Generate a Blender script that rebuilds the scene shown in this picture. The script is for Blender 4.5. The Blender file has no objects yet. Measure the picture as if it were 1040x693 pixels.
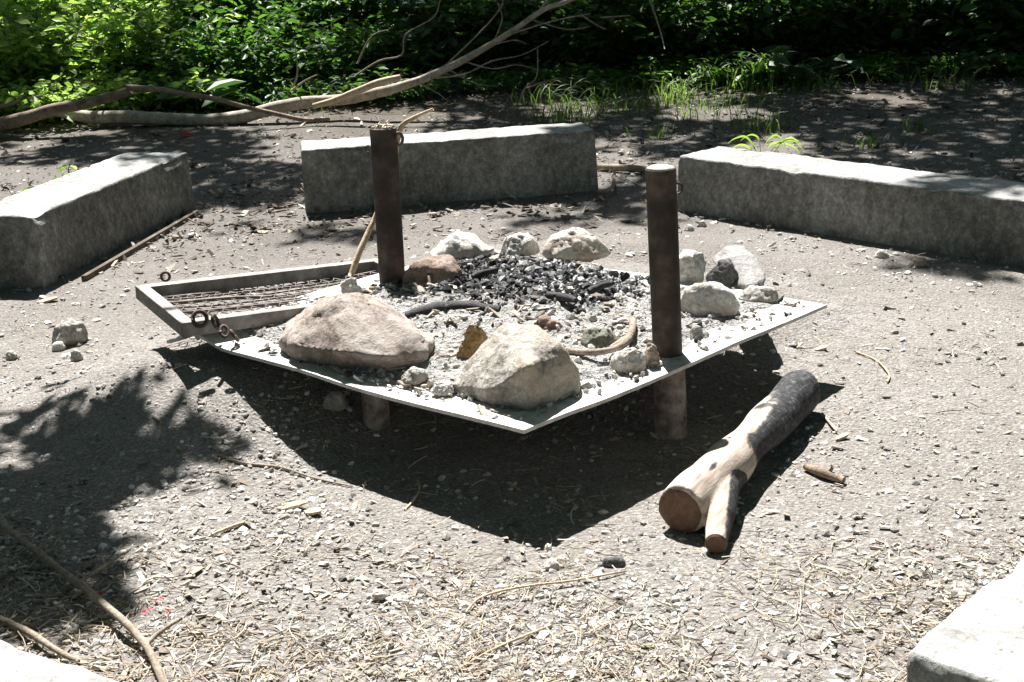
import bpy, bmesh, math, random
import numpy as np
from mathutils import Vector, Matrix, noise as mnoise

random.seed(7)
RNG = np.random.default_rng(7)
SC = bpy.context.scene
COL = SC.collection
R_ = math.radians

# ------------------------------------------------------------------ camera
FPX, PITCH, ROLL, HC = 1300.0, 18.4, -0.045, 1.5
_a = R_(90 - PITCH)
_Rx = np.array([[1, 0, 0], [0, math.cos(_a), -math.sin(_a)], [0, math.sin(_a), math.cos(_a)]])
_Rz = np.array([[math.cos(ROLL), -math.sin(ROLL), 0], [math.sin(ROLL), math.cos(ROLL), 0], [0, 0, 1]])
ROT = _Rx @ _Rz
CPOS = np.array([0.0, 0.0, HC])
cam_d = bpy.data.cameras.new('camera')
cam = bpy.data.objects.new('camera', cam_d)
COL.objects.link(cam)
cam_d.sensor_width = 36
cam_d.lens = FPX / 1040 * 36
cam_d.clip_end = 500
cam_d.clip_start = 0.05
cam.matrix_world = Matrix.Translation(CPOS) @ Matrix(ROT.tolist()).to_4x4()
SC.camera = cam


def ray(u, v):
    return ROT @ np.array([(u - 520) / FPX, -(v - 346.5) / FPX, -1.0])


def P(u, v, z=0.0):
    d = ray(u, v)
    return CPOS + d * ((z - HC) / d[2])


def PD(u, v, y):
    d = ray(u, v)
    return CPOS + d * (y / d[1])


def proj(p):
    q = (np.asarray(p, float) - CPOS) @ ROT
    return 520 + FPX * q[..., 0] / -q[..., 2], 346.5 - FPX * q[..., 1] / -q[..., 2]


# ------------------------------------------------------------------ noise
def _hash(ix, iy, seed):
    h = (ix.astype(np.int64) * 374761393 + iy.astype(np.int64) * 668265263 + seed * 1442695041) & 0xFFFFFFFF
    h = ((h ^ (h >> 13)) * 1274126177) & 0xFFFFFFFF
    return ((h ^ (h >> 16)) & 0xFFFF) / 65535.0


def vn(x, y, seed=0):
    x = np.asarray(x, float)
    y = np.asarray(y, float)
    ix, iy = np.floor(x), np.floor(y)
    fx, fy = x - ix, y - iy
    fx, fy = fx * fx * (3 - 2 * fx), fy * fy * (3 - 2 * fy)
    ix, iy = ix.astype(np.int64), iy.astype(np.int64)
    a, b = _hash(ix, iy, seed), _hash(ix + 1, iy, seed)
    c, d = _hash(ix, iy + 1, seed), _hash(ix + 1, iy + 1, seed)
    return (a * (1 - fx) + b * fx) * (1 - fy) + (c * (1 - fx) + d * fx) * fy


def fbm(x, y, seed=0, o=4):
    r, amp, s = 0, 0.5, 0
    for i in range(o):
        r = r + amp * vn(np.asarray(x) * 2 ** i + 17.3 * i, np.asarray(y) * 2 ** i - 9.1 * i, seed + i)
        s += amp
        amp *= 0.5
    return r / s


def sm(x):
    x = np.clip(x, 0, 1)
    return x * x * (3 - 2 * x)


# ------------------------------------------------------------------ plate frame + ground height
PZ = 0.236
PF, PR, PL = P(532, 438, PZ), P(840, 310, PZ), P(168, 338, PZ)
E1, E2 = PR - PF, PL - PF
PB = PF + E1 + E2
_inv = np.linalg.inv(np.array([[E1[0], E2[0]], [E1[1], E2[1]]]))


def st(x, y):
    dx, dy = np.asarray(x) - PF[0], np.asarray(y) - PF[1]
    return _inv[0, 0] * dx + _inv[0, 1] * dy, _inv[1, 0] * dx + _inv[1, 1] * dy


def pl(s, t, dz=0.0):
    return PF + s * E1 + t * E2 + np.array([0, 0, dz])


def gh(x, y):
    x = np.asarray(x, float)
    y = np.asarray(y, float)
    s, t = st(x, y)
    m1 = 0.165 * sm((t - 0.42) / 0.45) * (1 - sm((t - 1.0) / 0.35)) * (1 - sm((-s) / 0.42)) * (1 - sm((s - 1.3) / 0.8))
    m2 = 0.17 * sm((s - 0.5) / 0.45) * sm((t - 0.12) / 0.4) * (1 - sm((s - 1.12) / 0.6)) * (1 - sm((t - 1.1) / 0.5))
    pit = -0.03 * sm(1.2 - np.hypot((s - .25) / .7, (t - .15) / .6))
    und = 0.03 * (fbm(x * 0.9, y * 0.9, 3, 3) - 0.5) * sm((np.hypot(x, y - 3.9) - .3) / 1.5)
    bank = 0.24 * np.maximum(0, np.minimum(y, 18) - 11.2) * sm((y - 11.2) / 1.2)
    far = bank + 0.12 * sm((y - 8.5) / 3.0) * (fbm(x * 0.8, y * 0.8, 9, 3))
    return np.maximum(m1, m2) + pit + und + far


def G(u, v, dz=0.0):
    z = 0.0
    for _ in range(40):
        p = P(u, v, z + dz)
        z = 0.5 * z + 0.5 * float(gh(p[0], p[1]))
    return P(u, v, z + dz)


# ------------------------------------------------------------------ object helpers
def tag(o, label=None, cat=None, group=None, kind=None):
    if label:
        o['label'] = label
    if cat:
        o['category'] = cat
    if group:
        o['group'] = group
    if kind:
        o['kind'] = kind
    return o


def link(name, me, mat, parent=None, loc=None):
    o = bpy.data.objects.new(name, me)
    COL.objects.link(o)
    if mat is not None:
        me.materials.append(mat)
    if parent is not None:
        o.parent = parent
    if loc is not None:
        o.location = loc
    return o


def mesh_obj(name, V, Fc, mat, parent=None, smooth=True, attrs=None, center=True):
    """V in world coordinates; origin goes to the base centre (or the parent's origin)."""
    V = np.asarray(V, float)
    if parent is not None:
        off = np.array(parent.get('_o', (0, 0, 0)), float)
        V = V - off
        loc = None
    elif center:
        mn, mx = V.min(0), V.max(0)
        off = np.array([(mn[0] + mx[0]) / 2, (mn[1] + mx[1]) / 2, mn[2]])
        V = V - off
        loc = off
    else:
        loc = None
        off = np.zeros(3)
    me = bpy.data.meshes.new(name)
    if isinstance(Fc, np.ndarray):
        n, k = Fc.shape
        me.vertices.add(len(V))
        me.vertices.foreach_set('co', V.astype(np.float32).ravel())
        me.loops.add(n * k)
        me.loops.foreach_set('vertex_index', Fc.astype(np.int32).ravel())
        me.polygons.add(n)
        me.polygons.foreach_set('loop_start', np.arange(0, n * k, k, dtype=np.int32))
        try:
            me.polygons.foreach_set('loop_total', np.full(n, k, dtype=np.int32))
        except Exception:
            pass
        me.update(calc_edges=True)
    else:
        me.from_pydata(V.tolist(), [], Fc)
        me.update()
    me.polygons.foreach_set('use_smooth', np.full(len(me.polygons), smooth, dtype=bool))
    if attrs:
        for an, av in attrs.items():
            a = me.attributes.new(an, 'FLOAT', 'POINT')
            a.data.foreach_set('value', np.asarray(av, np.float32))
    o = link(name, me, mat, parent, loc)
    if parent is None:
        o['_o'] = [float(c) for c in off]
    else:
        o['_o'] = [float(c) for c in np.array(parent.get('_o', (0, 0, 0)))]
    return o


def empty(name, loc):
    o = bpy.data.objects.new(name, None)
    COL.objects.link(o)
    o.empty_display_size = 0.1
    o.location = [float(c) for c in loc]
    o['_o'] = [float(c) for c in loc]
    return o


def copy_tree(o, parent=None):
    c = o.copy()
    COL.objects.link(c)
    if parent is not None:
        c.parent = parent
    for ch in list(o.children):
        copy_tree(ch, c)
    return c


class MB:
    def __init__(self):
        self.V, self.F, self.A = [], [], []

    def add(self, V, F, a=0.0):
        b = len(self.V)
        V = np.asarray(V, float)
        self.V += V.tolist()
        self.F += [tuple(i + b for i in f) for f in F]
        self.A += list(a) if hasattr(a, '__len__') else [a] * len(V)
        return self

    def tube(self, pts, rad, seg=8, cap=True, rough=0.0, seed=0, sub=0, a=0.0, flat=1.0):
        pts = np.asarray(pts, float)
        rad = np.asarray(rad if hasattr(rad, '__len__') else [rad] * len(pts), float)
        if sub:
            pts, rad = spline(pts, rad, sub)
        n = len(pts)
        T = np.gradient(pts, axis=0)
        T /= np.linalg.norm(T, axis=1)[:, None] + 1e-9
        up = np.array([0, 0, 1.0]) if abs(T[0][2]) < 0.9 else np.array([1.0, 0, 0])
        N = np.cross(T[0], up)
        N /= np.linalg.norm(N)
        V, F = [], []
        for i in range(n):
            N = N - T[i] * (N @ T[i])
            N /= np.linalg.norm(N) + 1e-9
            B = np.cross(T[i], N)
            for k in range(seg):
                an = 2 * math.pi * k / seg
                d = N * math.cos(an) + B * math.sin(an) * flat
                r = rad[i]
                if rough:
                    q = pts[i] + d * rad[i]
                    s_ = 0.35 / max(rad.max(), 1e-4)
                    r *= 1 + rough * mnoise.fractal(Vector(q * s_) + Vector((seed * 3.1, seed, 0)), 1.0, 2.0, 3)
                V.append(pts[i] + d * r)
        for i in range(n - 1):
            for k in range(seg):
                k2 = (k + 1) % seg
                F.append((i * seg + k, (i + 1) * seg + k, (i + 1) * seg + k2, i * seg + k2)[::-1])
        if cap:
            F.append(tuple(range(seg)))
            F.append(tuple(range((n - 1) * seg, n * seg))[::-1])
        return self.add(V, F, a)

    def box(self, c, ax, ay, az):
        c, ax, ay, az = [np.asarray(q, float) for q in (c, ax, ay, az)]
        V = [c + sx * ax + sy * ay + sz * az for sz in (-1, 1) for sx, sy in ((-1, -1), (1, -1), (1, 1), (-1, 1))]
        F = [(0, 3, 2, 1), (4, 5, 6, 7), (0, 1, 5, 4), (1, 2, 6, 5), (2, 3, 7, 6), (3, 0, 4, 7)]
        return self.add(V, F)

    def torus(self, c, nrm, R, r, seg=20, ts=8, arc=1.0, sx=1.0):
        c = np.asarray(c, float)
        n = np.asarray(nrm, float)
        n /= np.linalg.norm(n)
        a = np.cross(n, [0, 0, 1.0])
        a = a / (np.linalg.norm(a) + 1e-9) if np.linalg.norm(a) > 1e-3 else np.array([1.0, 0, 0])
        b = np.cross(n, a)
        m = seg + 1
        pts = [c + R * sx * a * math.cos(2 * math.pi * arc * i / seg) + R * b * math.sin(2 * math.pi * arc * i / seg) for i in range(m)]
        return self.tube(pts, r, ts)

    def obj(self, name, mat, parent=None, smooth=True, attr='rnd'):
        o = mesh_obj(name, self.V, self.F, mat, parent, smooth, {attr: self.A})
        return o


def spline(pts, rad, sub):
    P_, R2 = [], []
    n = len(pts)
    for i in range(n - 1):
        p0, p1, p2, p3 = pts[max(i - 1, 0)], pts[i], pts[i + 1], pts[min(i + 2, n - 1)]
        for k in range(sub):
            t = k / sub
            P_.append(0.5 * (2 * p1 + (p2 - p0) * t + (2 * p0 - 5 * p1 + 4 * p2 - p3) * t * t + (3 * p1 - p0 - 3 * p2 + p3) * t ** 3))
            R2.append(rad[i] * (1 - t) + rad[i + 1] * t)
    P_.append(pts[-1])
    R2.append(rad[-1])
    return np.array(P_), np.array(R2)


# ------------------------------------------------------------------ materials
def new_mat(name):
    m = bpy.data.materials.new(name)
    m.use_nodes = True
    nt = m.node_tree
    for n in list(nt.nodes):
        nt.nodes.remove(n)
    out = nt.nodes.new('ShaderNodeOutputMaterial')
    b = nt.nodes.new('ShaderNodeBsdfPrincipled')
    nt.links.new(b.outputs[0], out.inputs[0])
    return m, nt, b, out


def N(nt, typ, **kw):
    n = nt.nodes.new(typ)
    for k, v in kw.items():
        if k.startswith('i_'):
            n.inputs[k[2:].replace('_', ' ')].default_value = v
        else:
            setattr(n, k, v)
    return n


def ramp(nt, src, stops, interp='LINEAR'):
    r = nt.nodes.new('ShaderNodeValToRGB')
    r.color_ramp.interpolation = interp
    e = r.color_ramp.elements
    while len(e) < len(stops):
        e.new(0.5)
    for i, (p, c) in enumerate(stops):
        e[i].position = p
        e[i].color = (*c, 1) if len(c) == 3 else c
    nt.links.new(src, r.inputs[0])
    return r.outputs[0]


def mixc(nt, fac, a, b, mode='MIX'):
    m = nt.nodes.new('ShaderNodeMix')
    m.data_type = 'RGBA'
    m.blend_type = mode
    for sock, val in ((m.inputs[0], fac), (m.inputs[6], a), (m.inputs[7], b)):
        if hasattr(val, 'is_linked'):
            nt.links.new(val, sock)
        else:
            sock.default_value = val if not isinstance(val, tuple) else (*val, 1)
    return m.outputs[2]


def noise(nt, vec, scale, detail=6, rough=0.6, dist=0.0):
    n = nt.nodes.new('ShaderNodeTexNoise')
    n.inputs['Scale'].default_value = scale
    n.inputs['Detail'].default_value = detail
    n.inputs['Roughness'].default_value = rough
    n.inputs['Distortion'].default_value = dist
    if vec is not None:
        nt.links.new(vec, n.inputs['Vector'])
    return n.outputs[0]


def voro(nt, vec, scale, out='Distance', feature='F1'):
    n = nt.nodes.new('ShaderNodeTexVoronoi')
    n.feature = feature
    n.inputs['Scale'].default_value = scale
    if vec is not None:
        nt.links.new(vec, n.inputs['Vector'])
    return n.outputs[out]


def objco(nt):
    return nt.nodes.new('ShaderNodeTexCoord').outputs['Object']


def geo(nt):
    return nt.nodes.new('ShaderNodeNewGeometry').outputs['Position']


def bump(nt, b, h, strength=0.5, dist=0.01, prev=None):
    n = nt.nodes.new('ShaderNodeBump')
    n.inputs['Strength'].default_value = strength
    n.inputs['Distance'].default_value = dist
    nt.links.new(h, n.inputs['Height'])
    if prev is not None:
        nt.links.new(prev, n.inputs['Normal'])
    nt.links.new(n.outputs[0], b.inputs['Normal'])
    return n.outputs[0]


def attr(nt, name='rnd'):
    n = nt.nodes.new('ShaderNodeAttribute')
    n.attribute_name = name
    return n.outputs['Fac']


def setc(nt, b, c):
    if hasattr(c, 'is_linked'):
        nt.links.new(c, b.inputs['Base Color'])
    else:
        b.inputs['Base Color'].default_value = (*c, 1)


def simple(name, stops, scale=20, rough=0.85, bstr=0.4, bdist=0.004, detail=8, metal=0.0, use_attr=None, spec=0.3, vec='obj'):
    m, nt, b, out = new_mat(name)
    v = objco(nt) if vec == 'obj' else geo(nt)
    n = noise(nt, v, scale, detail, 0.65)
    if use_attr:
        c = ramp(nt, attr(nt, use_attr), stops)
        c = mixc(nt, 0.35, c, ramp(nt, n, [(0.3, (0.1, 0.1, 0.1)), (0.7, (0.9, 0.9, 0.9))]), 'OVERLAY')
    else:
        c = ramp(nt, n, stops)
    setc(nt, b, c)
    b.inputs['Roughness'].default_value = rough
    b.inputs['Metallic'].default_value = metal
    b.inputs['Specular IOR Level'].default_value = spec
    if bstr:
        bump(nt, b, noise(nt, v, scale * 3, 6, 0.7), bstr, bdist)
    return m


def leaf_mat(name, stops, transl=0.45, rough=0.5):
    m, nt, b, out = new_mat(name)
    c = ramp(nt, attr(nt, 'rnd'), stops)
    setc(nt, b, c)
    b.inputs['Roughness'].default_value = rough
    b.inputs['Specular IOR Level'].default_value = 0.35
    t = nt.nodes.new('ShaderNodeBsdfTranslucent')
    c2 = mixc(nt, 1.0, c, (1.5, 1.7, 0.7), 'MULTIPLY')
    nt.links.new(c2, t.inputs[0])
    mx = nt.nodes.new('ShaderNodeMixShader')
    mx.inputs[0].default_value = transl
    nt.links.new(b.outputs[0], mx.inputs[1])
    nt.links.new(t.outputs[0], mx.inputs[2])
    nt.links.new(mx.outputs[0], out.inputs[0])
    return m


def ground_mat():
    m, nt, b, out = new_mat('forest_ground')
    g = geo(nt)
    n1 = noise(nt, g, 1.3, 5, 0.6)
    n2 = noise(nt, g, 14, 8, 0.7)
    n3 = noise(nt, g, 90, 6, 0.75)
    dust = ramp(nt, n2, [(0.25, (0.19, 0.177, 0.166)), (0.5, (0.285, 0.268, 0.253)), (0.75, (0.38, 0.36, 0.34))])
    soil = ramp(nt, n3, [(0.3, (0.09, 0.078, 0.066)), (0.55, (0.24, 0.215, 0.19)), (0.75, (0.40, 0.365, 0.325))])
    c = mixc(nt, ramp(nt, n1, [(0.38, (0.15,) * 3), (0.62, (0.75,) * 3)]), dust, soil)
    # fine grit specks
    vd = voro(nt, g, 150, 'Color')
    sep = nt.nodes.new('ShaderNodeSeparateColor')
    nt.links.new(vd, sep.inputs[0])
    grit = ramp(nt, sep.outputs[0], [(0.0, (0.10, 0.09, 0.085)), (0.3, (0.2, 0.18, 0.165)), (0.7, (0.28, 0.26, 0.24)), (1.0, (0.5, 0.47, 0.43))])
    c = mixc(nt, 0.45, c, grit)
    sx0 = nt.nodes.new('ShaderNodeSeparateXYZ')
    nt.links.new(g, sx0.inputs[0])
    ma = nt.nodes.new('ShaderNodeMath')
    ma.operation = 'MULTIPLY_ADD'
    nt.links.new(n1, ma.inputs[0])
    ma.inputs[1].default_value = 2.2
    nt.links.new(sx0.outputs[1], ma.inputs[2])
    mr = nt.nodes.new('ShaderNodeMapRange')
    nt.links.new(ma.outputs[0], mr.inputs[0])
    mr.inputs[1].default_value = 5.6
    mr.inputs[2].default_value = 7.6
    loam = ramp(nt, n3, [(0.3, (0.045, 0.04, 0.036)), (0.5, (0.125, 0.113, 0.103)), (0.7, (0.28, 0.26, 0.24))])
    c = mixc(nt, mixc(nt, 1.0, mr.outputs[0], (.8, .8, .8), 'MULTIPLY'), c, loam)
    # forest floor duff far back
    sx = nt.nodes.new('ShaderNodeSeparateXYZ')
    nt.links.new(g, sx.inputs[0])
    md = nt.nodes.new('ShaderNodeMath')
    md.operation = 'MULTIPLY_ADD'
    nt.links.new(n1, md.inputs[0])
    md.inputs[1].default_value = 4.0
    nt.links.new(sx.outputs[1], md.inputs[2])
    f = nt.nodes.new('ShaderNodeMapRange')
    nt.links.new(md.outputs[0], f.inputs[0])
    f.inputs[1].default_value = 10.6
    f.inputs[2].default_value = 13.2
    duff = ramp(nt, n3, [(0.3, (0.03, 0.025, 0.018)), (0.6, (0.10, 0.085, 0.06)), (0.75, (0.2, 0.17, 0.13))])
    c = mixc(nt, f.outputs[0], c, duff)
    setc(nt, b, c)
    b.inputs['Roughness'].default_value = 0.95
    b.inputs['Specular IOR Level'].default_value = 0.15
    h = bump(nt, b, n3, 0.9, 0.012)
    bump(nt, b, voro(nt, g, 85), 0.6, 0.008, h)
    return m


def concrete_mat():
    m, nt, b, out = new_mat('concrete')
    g = geo(nt)
    n1 = noise(nt, g, 3.5, 6, 0.65, 0.3)
    n2 = noise(nt, g, 28, 8, 0.7)
    n3 = noise(nt, g, 160, 4, 0.7)
    c = ramp(nt, n2, [(0.25, (0.27, 0.27, 0.26)), (0.5, (0.42, 0.42, 0.41)), (0.75, (0.56, 0.56, 0.55))])
    stain = ramp(nt, n1, [(0.42, (0.55, 0.54, 0.52)), (0.6, (1, 1, 1))])
    c = mixc(nt, 0.9, c, stain, 'MULTIPLY')
    pits = ramp(nt, voro(nt, g, 55), [(0.0, (0.35, 0.35, 0.34)), (0.18, (1, 1, 1))])
    c = mixc(nt, 0.8, c, pits, 'MULTIPLY')
    # darker mottled tone on the side faces (vertical faces only, picked by normal)
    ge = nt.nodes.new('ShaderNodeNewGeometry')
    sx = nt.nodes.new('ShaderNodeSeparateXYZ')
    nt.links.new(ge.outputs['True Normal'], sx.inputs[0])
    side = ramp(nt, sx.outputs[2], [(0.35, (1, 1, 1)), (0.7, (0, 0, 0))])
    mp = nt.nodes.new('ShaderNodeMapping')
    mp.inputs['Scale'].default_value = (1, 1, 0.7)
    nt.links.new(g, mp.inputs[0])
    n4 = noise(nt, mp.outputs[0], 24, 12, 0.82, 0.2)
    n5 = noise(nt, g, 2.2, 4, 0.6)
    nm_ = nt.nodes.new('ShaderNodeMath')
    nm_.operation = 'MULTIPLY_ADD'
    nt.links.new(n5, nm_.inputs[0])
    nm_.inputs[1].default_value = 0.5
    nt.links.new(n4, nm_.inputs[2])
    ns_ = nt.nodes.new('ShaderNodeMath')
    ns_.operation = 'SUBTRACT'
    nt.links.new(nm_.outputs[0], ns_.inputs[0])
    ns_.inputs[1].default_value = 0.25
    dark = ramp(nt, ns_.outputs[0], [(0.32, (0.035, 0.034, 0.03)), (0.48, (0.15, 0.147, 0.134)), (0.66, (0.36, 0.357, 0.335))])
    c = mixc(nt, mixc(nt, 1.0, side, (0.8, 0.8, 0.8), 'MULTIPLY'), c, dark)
    pore = ramp(nt, voro(nt, g, 42), [(0.05, (0.25, 0.25, 0.24)), (0.22, (1, 1, 1))])
    c = mixc(nt, ramp(nt, noise(nt, g, 6, 4, 0.6), [(0.42, (0.1,) * 3), (0.6, (.9,) * 3)]), c, mixc(nt, 1.0, c, pore, 'MULTIPLY'))
    agg = nt.nodes.new('ShaderNodeSeparateColor')
    nt.links.new(voro(nt, g, 75, 'Color'), agg.inputs[0])
    c = mixc(nt, 0.35, c, ramp(nt, agg.outputs[0], [(0.0, (0.3,) * 3), (0.6, (0.5,) * 3), (0.95, (0.78,) * 3)]), 'OVERLAY')
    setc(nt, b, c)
    b.inputs['Roughness'].default_value = 0.92
    b.inputs['Specular IOR Level'].default_value = 0.2
    h = bump(nt, b, n2, 0.6, 0.012)
    h = bump(nt, b, n3, 0.5, 0.004, h)
    bump(nt, b, voro(nt, g, 55), 0.4, 0.006, h)
    return m


def rock_mat(name, dark, mid, light, blotch=None, scale=9):
    m, nt, b, out = new_mat(name)
    v = objco(nt)
    n1 = noise(nt, v, scale, 8, 0.7, 0.4)
    n2 = noise(nt, v, scale * 9, 6, 0.7)
    n3 = noise(nt, v, scale * 0.5, 4, 0.6)
    c = ramp(nt, n1, [(0.3, dark), (0.5, mid), (0.68, light)])
    c = mixc(nt, 0.6, c, ramp(nt, n2, [(0.3, (0.22,) * 3), (0.66, (0.85,) * 3)]), 'OVERLAY')
    if blotch:
        c = mixc(nt, ramp(nt, n3, [(0.5, (0, 0, 0)), (0.62, (0.85,) * 3)]), c, blotch)
    setc(nt, b, c)
    b.inputs['Roughness'].default_value = 0.9
    b.inputs['Specular IOR Level'].default_value = 0.2
    h = bump(nt, b, n1, 0.8, 0.02)
    h = bump(nt, b, noise(nt, v, scale * 3.2, 8, 0.75, 0.6), 0.7, 0.010, h)
    bump(nt, b, n2, 0.8, 0.005, h)
    return m


def bark_mat(name, dark, light, scale=14, stretch=(1, 1, 0.25)):
    m, nt, b, out = new_mat(name)
    v = objco(nt)
    n1 = noise(nt, v, scale, 8, 0.7, 0.5)
    n2 = noise(nt, v, scale * 5, 6, 0.7)
    c = ramp(nt, n1, [(0.32, dark), (0.65, light)])
    c = mixc(nt, 0.5, c, ramp(nt, n2, [(0.3, (0.15,) * 3), (0.7, (0.9,) * 3)]), 'OVERLAY')
    setc(nt, b, c)
    b.inputs['Roughness'].default_value = 0.85
    b.inputs['Specular IOR Level'].default_value = 0.2
    bump(nt, b, n2, 0.6, 0.006)
    return m


M = {}
M['ground'] = ground_mat()
M['concrete'] = concrete_mat()
M['rock_tan'] = rock_mat('tan_rock', (0.2, 0.15, 0.12), (0.37, 0.3, 0.25), (0.52, 0.46, 0.41), (0.46, 0.41, 0.38), 7)
M['rock_pale'] = rock_mat('pale_rock', (0.36, 0.33, 0.3), (0.6, 0.565, 0.525), (0.75, 0.72, 0.68), (0.46, 0.39, 0.32), 9)
M['rock_grey'] = rock_mat('grey_rock', (0.18, 0.172, 0.155), (0.38, 0.362, 0.335), (0.58, 0.56, 0.53), (0.40, 0.36, 0.28), 9)
M['rock_back'] = rock_mat('sunlit_tan_rock', (0.3, 0.24, 0.19), (0.54, 0.48, 0.42), (0.72, 0.67, 0.61), (0.42, 0.33, 0.24), 8)  # lighter copy of the tan rock, sun on it put into the colour
M['rock_slab'] = rock_mat('grey_slab_rock', (0.13, 0.125, 0.12), (0.25, 0.24, 0.232), (0.38, 0.37, 0.355), None, 11)
M['rock_big'] = rock_mat('pinkish_tan_rock', (0.11, 0.085, 0.072), (0.28, 0.235, 0.205), (0.45, 0.395, 0.355), (0.38, 0.34, 0.312), 9)
M['rock_front'] = rock_mat('streaked_grey_rock', (0.13, 0.118, 0.102), (0.37, 0.34, 0.30), (0.62, 0.585, 0.53), (0.46, 0.39, 0.31), 12)
M['rock_dark'] = rock_mat('dark_rock', (0.05, 0.05, 0.05), (0.12, 0.12, 0.12), (0.22, 0.22, 0.21), None, 12)
M['rock_brown'] = rock_mat('brown_rock', (0.12, 0.085, 0.066), (0.27, 0.2, 0.165), (0.42, 0.35, 0.3), (0.36, 0.31, 0.28), 9)
M['rock_rust'] = rock_mat('rust_rock', (0.2, 0.11, 0.04), (0.36, 0.25, 0.13), (0.55, 0.46, 0.34), (0.3, 0.16, 0.06), 14)
M['rock_green'] = rock_mat('olive_rock', (0.10, 0.105, 0.08), (0.2, 0.205, 0.165), (0.36, 0.36, 0.31), None, 10)
M['post'] = simple('rusty_steel_post', [(0.3, (0.022, 0.017, 0.014)), (0.5, (0.05, 0.038, 0.031)), (0.72, (0.12, 0.093, 0.075))], 12, 0.75, 0.35, 0.002, metal=0.15)
M['leg'] = simple('dusty_pipe', [(0.34, (0.1, 0.075, 0.06)), (0.5, (0.24, 0.205, 0.182)), (0.68, (0.4, 0.36, 0.33))], 22, 0.85, 0.35, 0.002)
M['dust'] = simple('pale_dust', [(0.3, (0.2, 0.19, 0.175)), (0.7, (0.5, 0.48, 0.45))], 60, 0.95, 0.5, 0.003)
M['hook'] = simple('rusted_iron', [(0.3, (0.04, 0.03, 0.024)), (0.7, (0.14, 0.105, 0.085))], 60, 0.7, 0.3, 0.001, metal=0.4)
M['grate_frame'] = simple('weathered_steel', [(0.3, (0.12, 0.105, 0.097)), (0.5, (0.23, 0.212, 0.198)), (0.7, (0.38, 0.358, 0.338))], 18, 0.7, 0.3, 0.002, metal=0.2)
M['grille'] = simple('sooty_steel', [(0.3, (0.05, 0.04, 0.035)), (0.55, (0.14, 0.12, 0.108)), (0.75, (0.3, 0.27, 0.25))], 25, 0.6, 0.3, 0.001, metal=0.4)
M['plate'] = simple('dusty_steel_plate', [(0.3, (0.36, 0.35, 0.335)), (0.5, (0.52, 0.51, 0.495)), (0.7, (0.64, 0.63, 0.61))], 22, 0.6, 0.3, 0.002, metal=0.1)
M['litter'] = simple('gravel_stones', [(0.0, (0.10, 0.095, 0.09)), (0.3, (0.24, 0.225, 0.205)), (0.6, (0.36, 0.34, 0.315)), (0.85, (0.5, 0.475, 0.44)), (1.0, (0.66, 0.64, 0.61))], 60, 0.85, 0.3, 0.002, use_attr='rnd', vec='geo')
M['chips'] = simple('wood_chips', [(0.0, (0.07, 0.055, 0.045)), (0.35, (0.2, 0.165, 0.135)), (0.7, (0.40, 0.345, 0.285)), (1.0, (0.6, 0.55, 0.48))], 80, 0.85, 0.3, 0.001, use_attr='rnd', vec='geo')
M['straw'] = simple('dry_straw', [(0.0, (0.17, 0.125, 0.085)), (0.4, (0.35, 0.285, 0.205)), (0.8, (0.52, 0.455, 0.36)), (1.0, (0.62, 0.57, 0.49))], 80, 0.8, 0, 0, use_attr='rnd', vec='geo')
M['charcoal'] = simple('charcoal', [(0.0, (0.012, 0.012, 0.013)), (0.45, (0.035, 0.035, 0.037)), (0.62, (0.12, 0.12, 0.12)), (0.8, (0.34, 0.34, 0.34)), (1.0, (0.58, 0.57, 0.56))], 90, 0.75, 0.5, 0.002, use_attr='rnd', vec='geo')
M['soot'] = simple('charred_wood', [(0.3, (0.012, 0.012, 0.012)), (0.6, (0.04, 0.04, 0.042)), (0.8, (0.12, 0.12, 0.12))], 50, 0.7, 0.8, 0.005)
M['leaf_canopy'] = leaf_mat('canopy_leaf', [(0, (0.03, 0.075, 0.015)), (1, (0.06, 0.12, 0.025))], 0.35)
M['leaf_bright'] = leaf_mat('bright_shrub_leaf', [(0, (0.16, 0.235, 0.075)), (0.6, (0.235, 0.335, 0.125)), (1, (0.34, 0.42, 0.21))], 0.6)  # lighter leaf copy for the sunlit shrubs, sunlight put into the colour
M['leaf_mid'] = leaf_mat('green_shrub_leaf', [(0, (0.035, 0.085, 0.02)), (0.6, (0.065, 0.14, 0.035)), (1, (0.1, 0.18, 0.05))], 0.45)  # in-between leaf copy, half shade put into the colour
M['leaf_dark'] = leaf_mat('dark_shrub_leaf', [(0, (0.03, 0.07, 0.022)), (0.6, (0.055, 0.11, 0.035)), (1, (0.085, 0.15, 0.055))], 0.4)  # darker leaf copy for the shaded shrubs, shade put into the colour
M['leaf_broad'] = leaf_mat('broad_leaf', [(0, (0.035, 0.08, 0.03)), (1, (0.06, 0.12, 0.05))], 0.3)
M['grass'] = leaf_mat('grass_blade', [(0, (0.05, 0.095, 0.025)), (0.6, (0.10, 0.165, 0.045)), (1, (0.2, 0.25, 0.09))], 0.45)
M['grass_lit'] = leaf_mat('lime_grass_blade', [(0, (0.13, 0.21, 0.045)), (1, (0.27, 0.34, 0.11))], 0.5)  # lighter grass copy for blades in the sun, light put into the colour
M['red'] = leaf_mat('red_petal', [(0, (0.6, 0.03, 0.04)), (1, (0.7, 0.08, 0.08))], 0.3)
M['trunk'] = bark_mat('tree_bark', (0.045, 0.035, 0.025), (0.16, 0.13, 0.10))
M['twig'] = bark_mat('dead_twig', (0.14, 0.11, 0.085), (0.36, 0.31, 0.25), 30)
M['branch_pale'] = bark_mat('pale_dead_wood', (0.2, 0.165, 0.125), (0.48, 0.43, 0.36), 16)
M['branch_brown'] = bark_mat('brown_bark', (0.12, 0.08, 0.055), (0.34, 0.26, 0.2), 18)
M['peeled'] = bark_mat('peeled_wood', (0.36, 0.25, 0.15), (0.6, 0.5, 0.38), 18)
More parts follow.
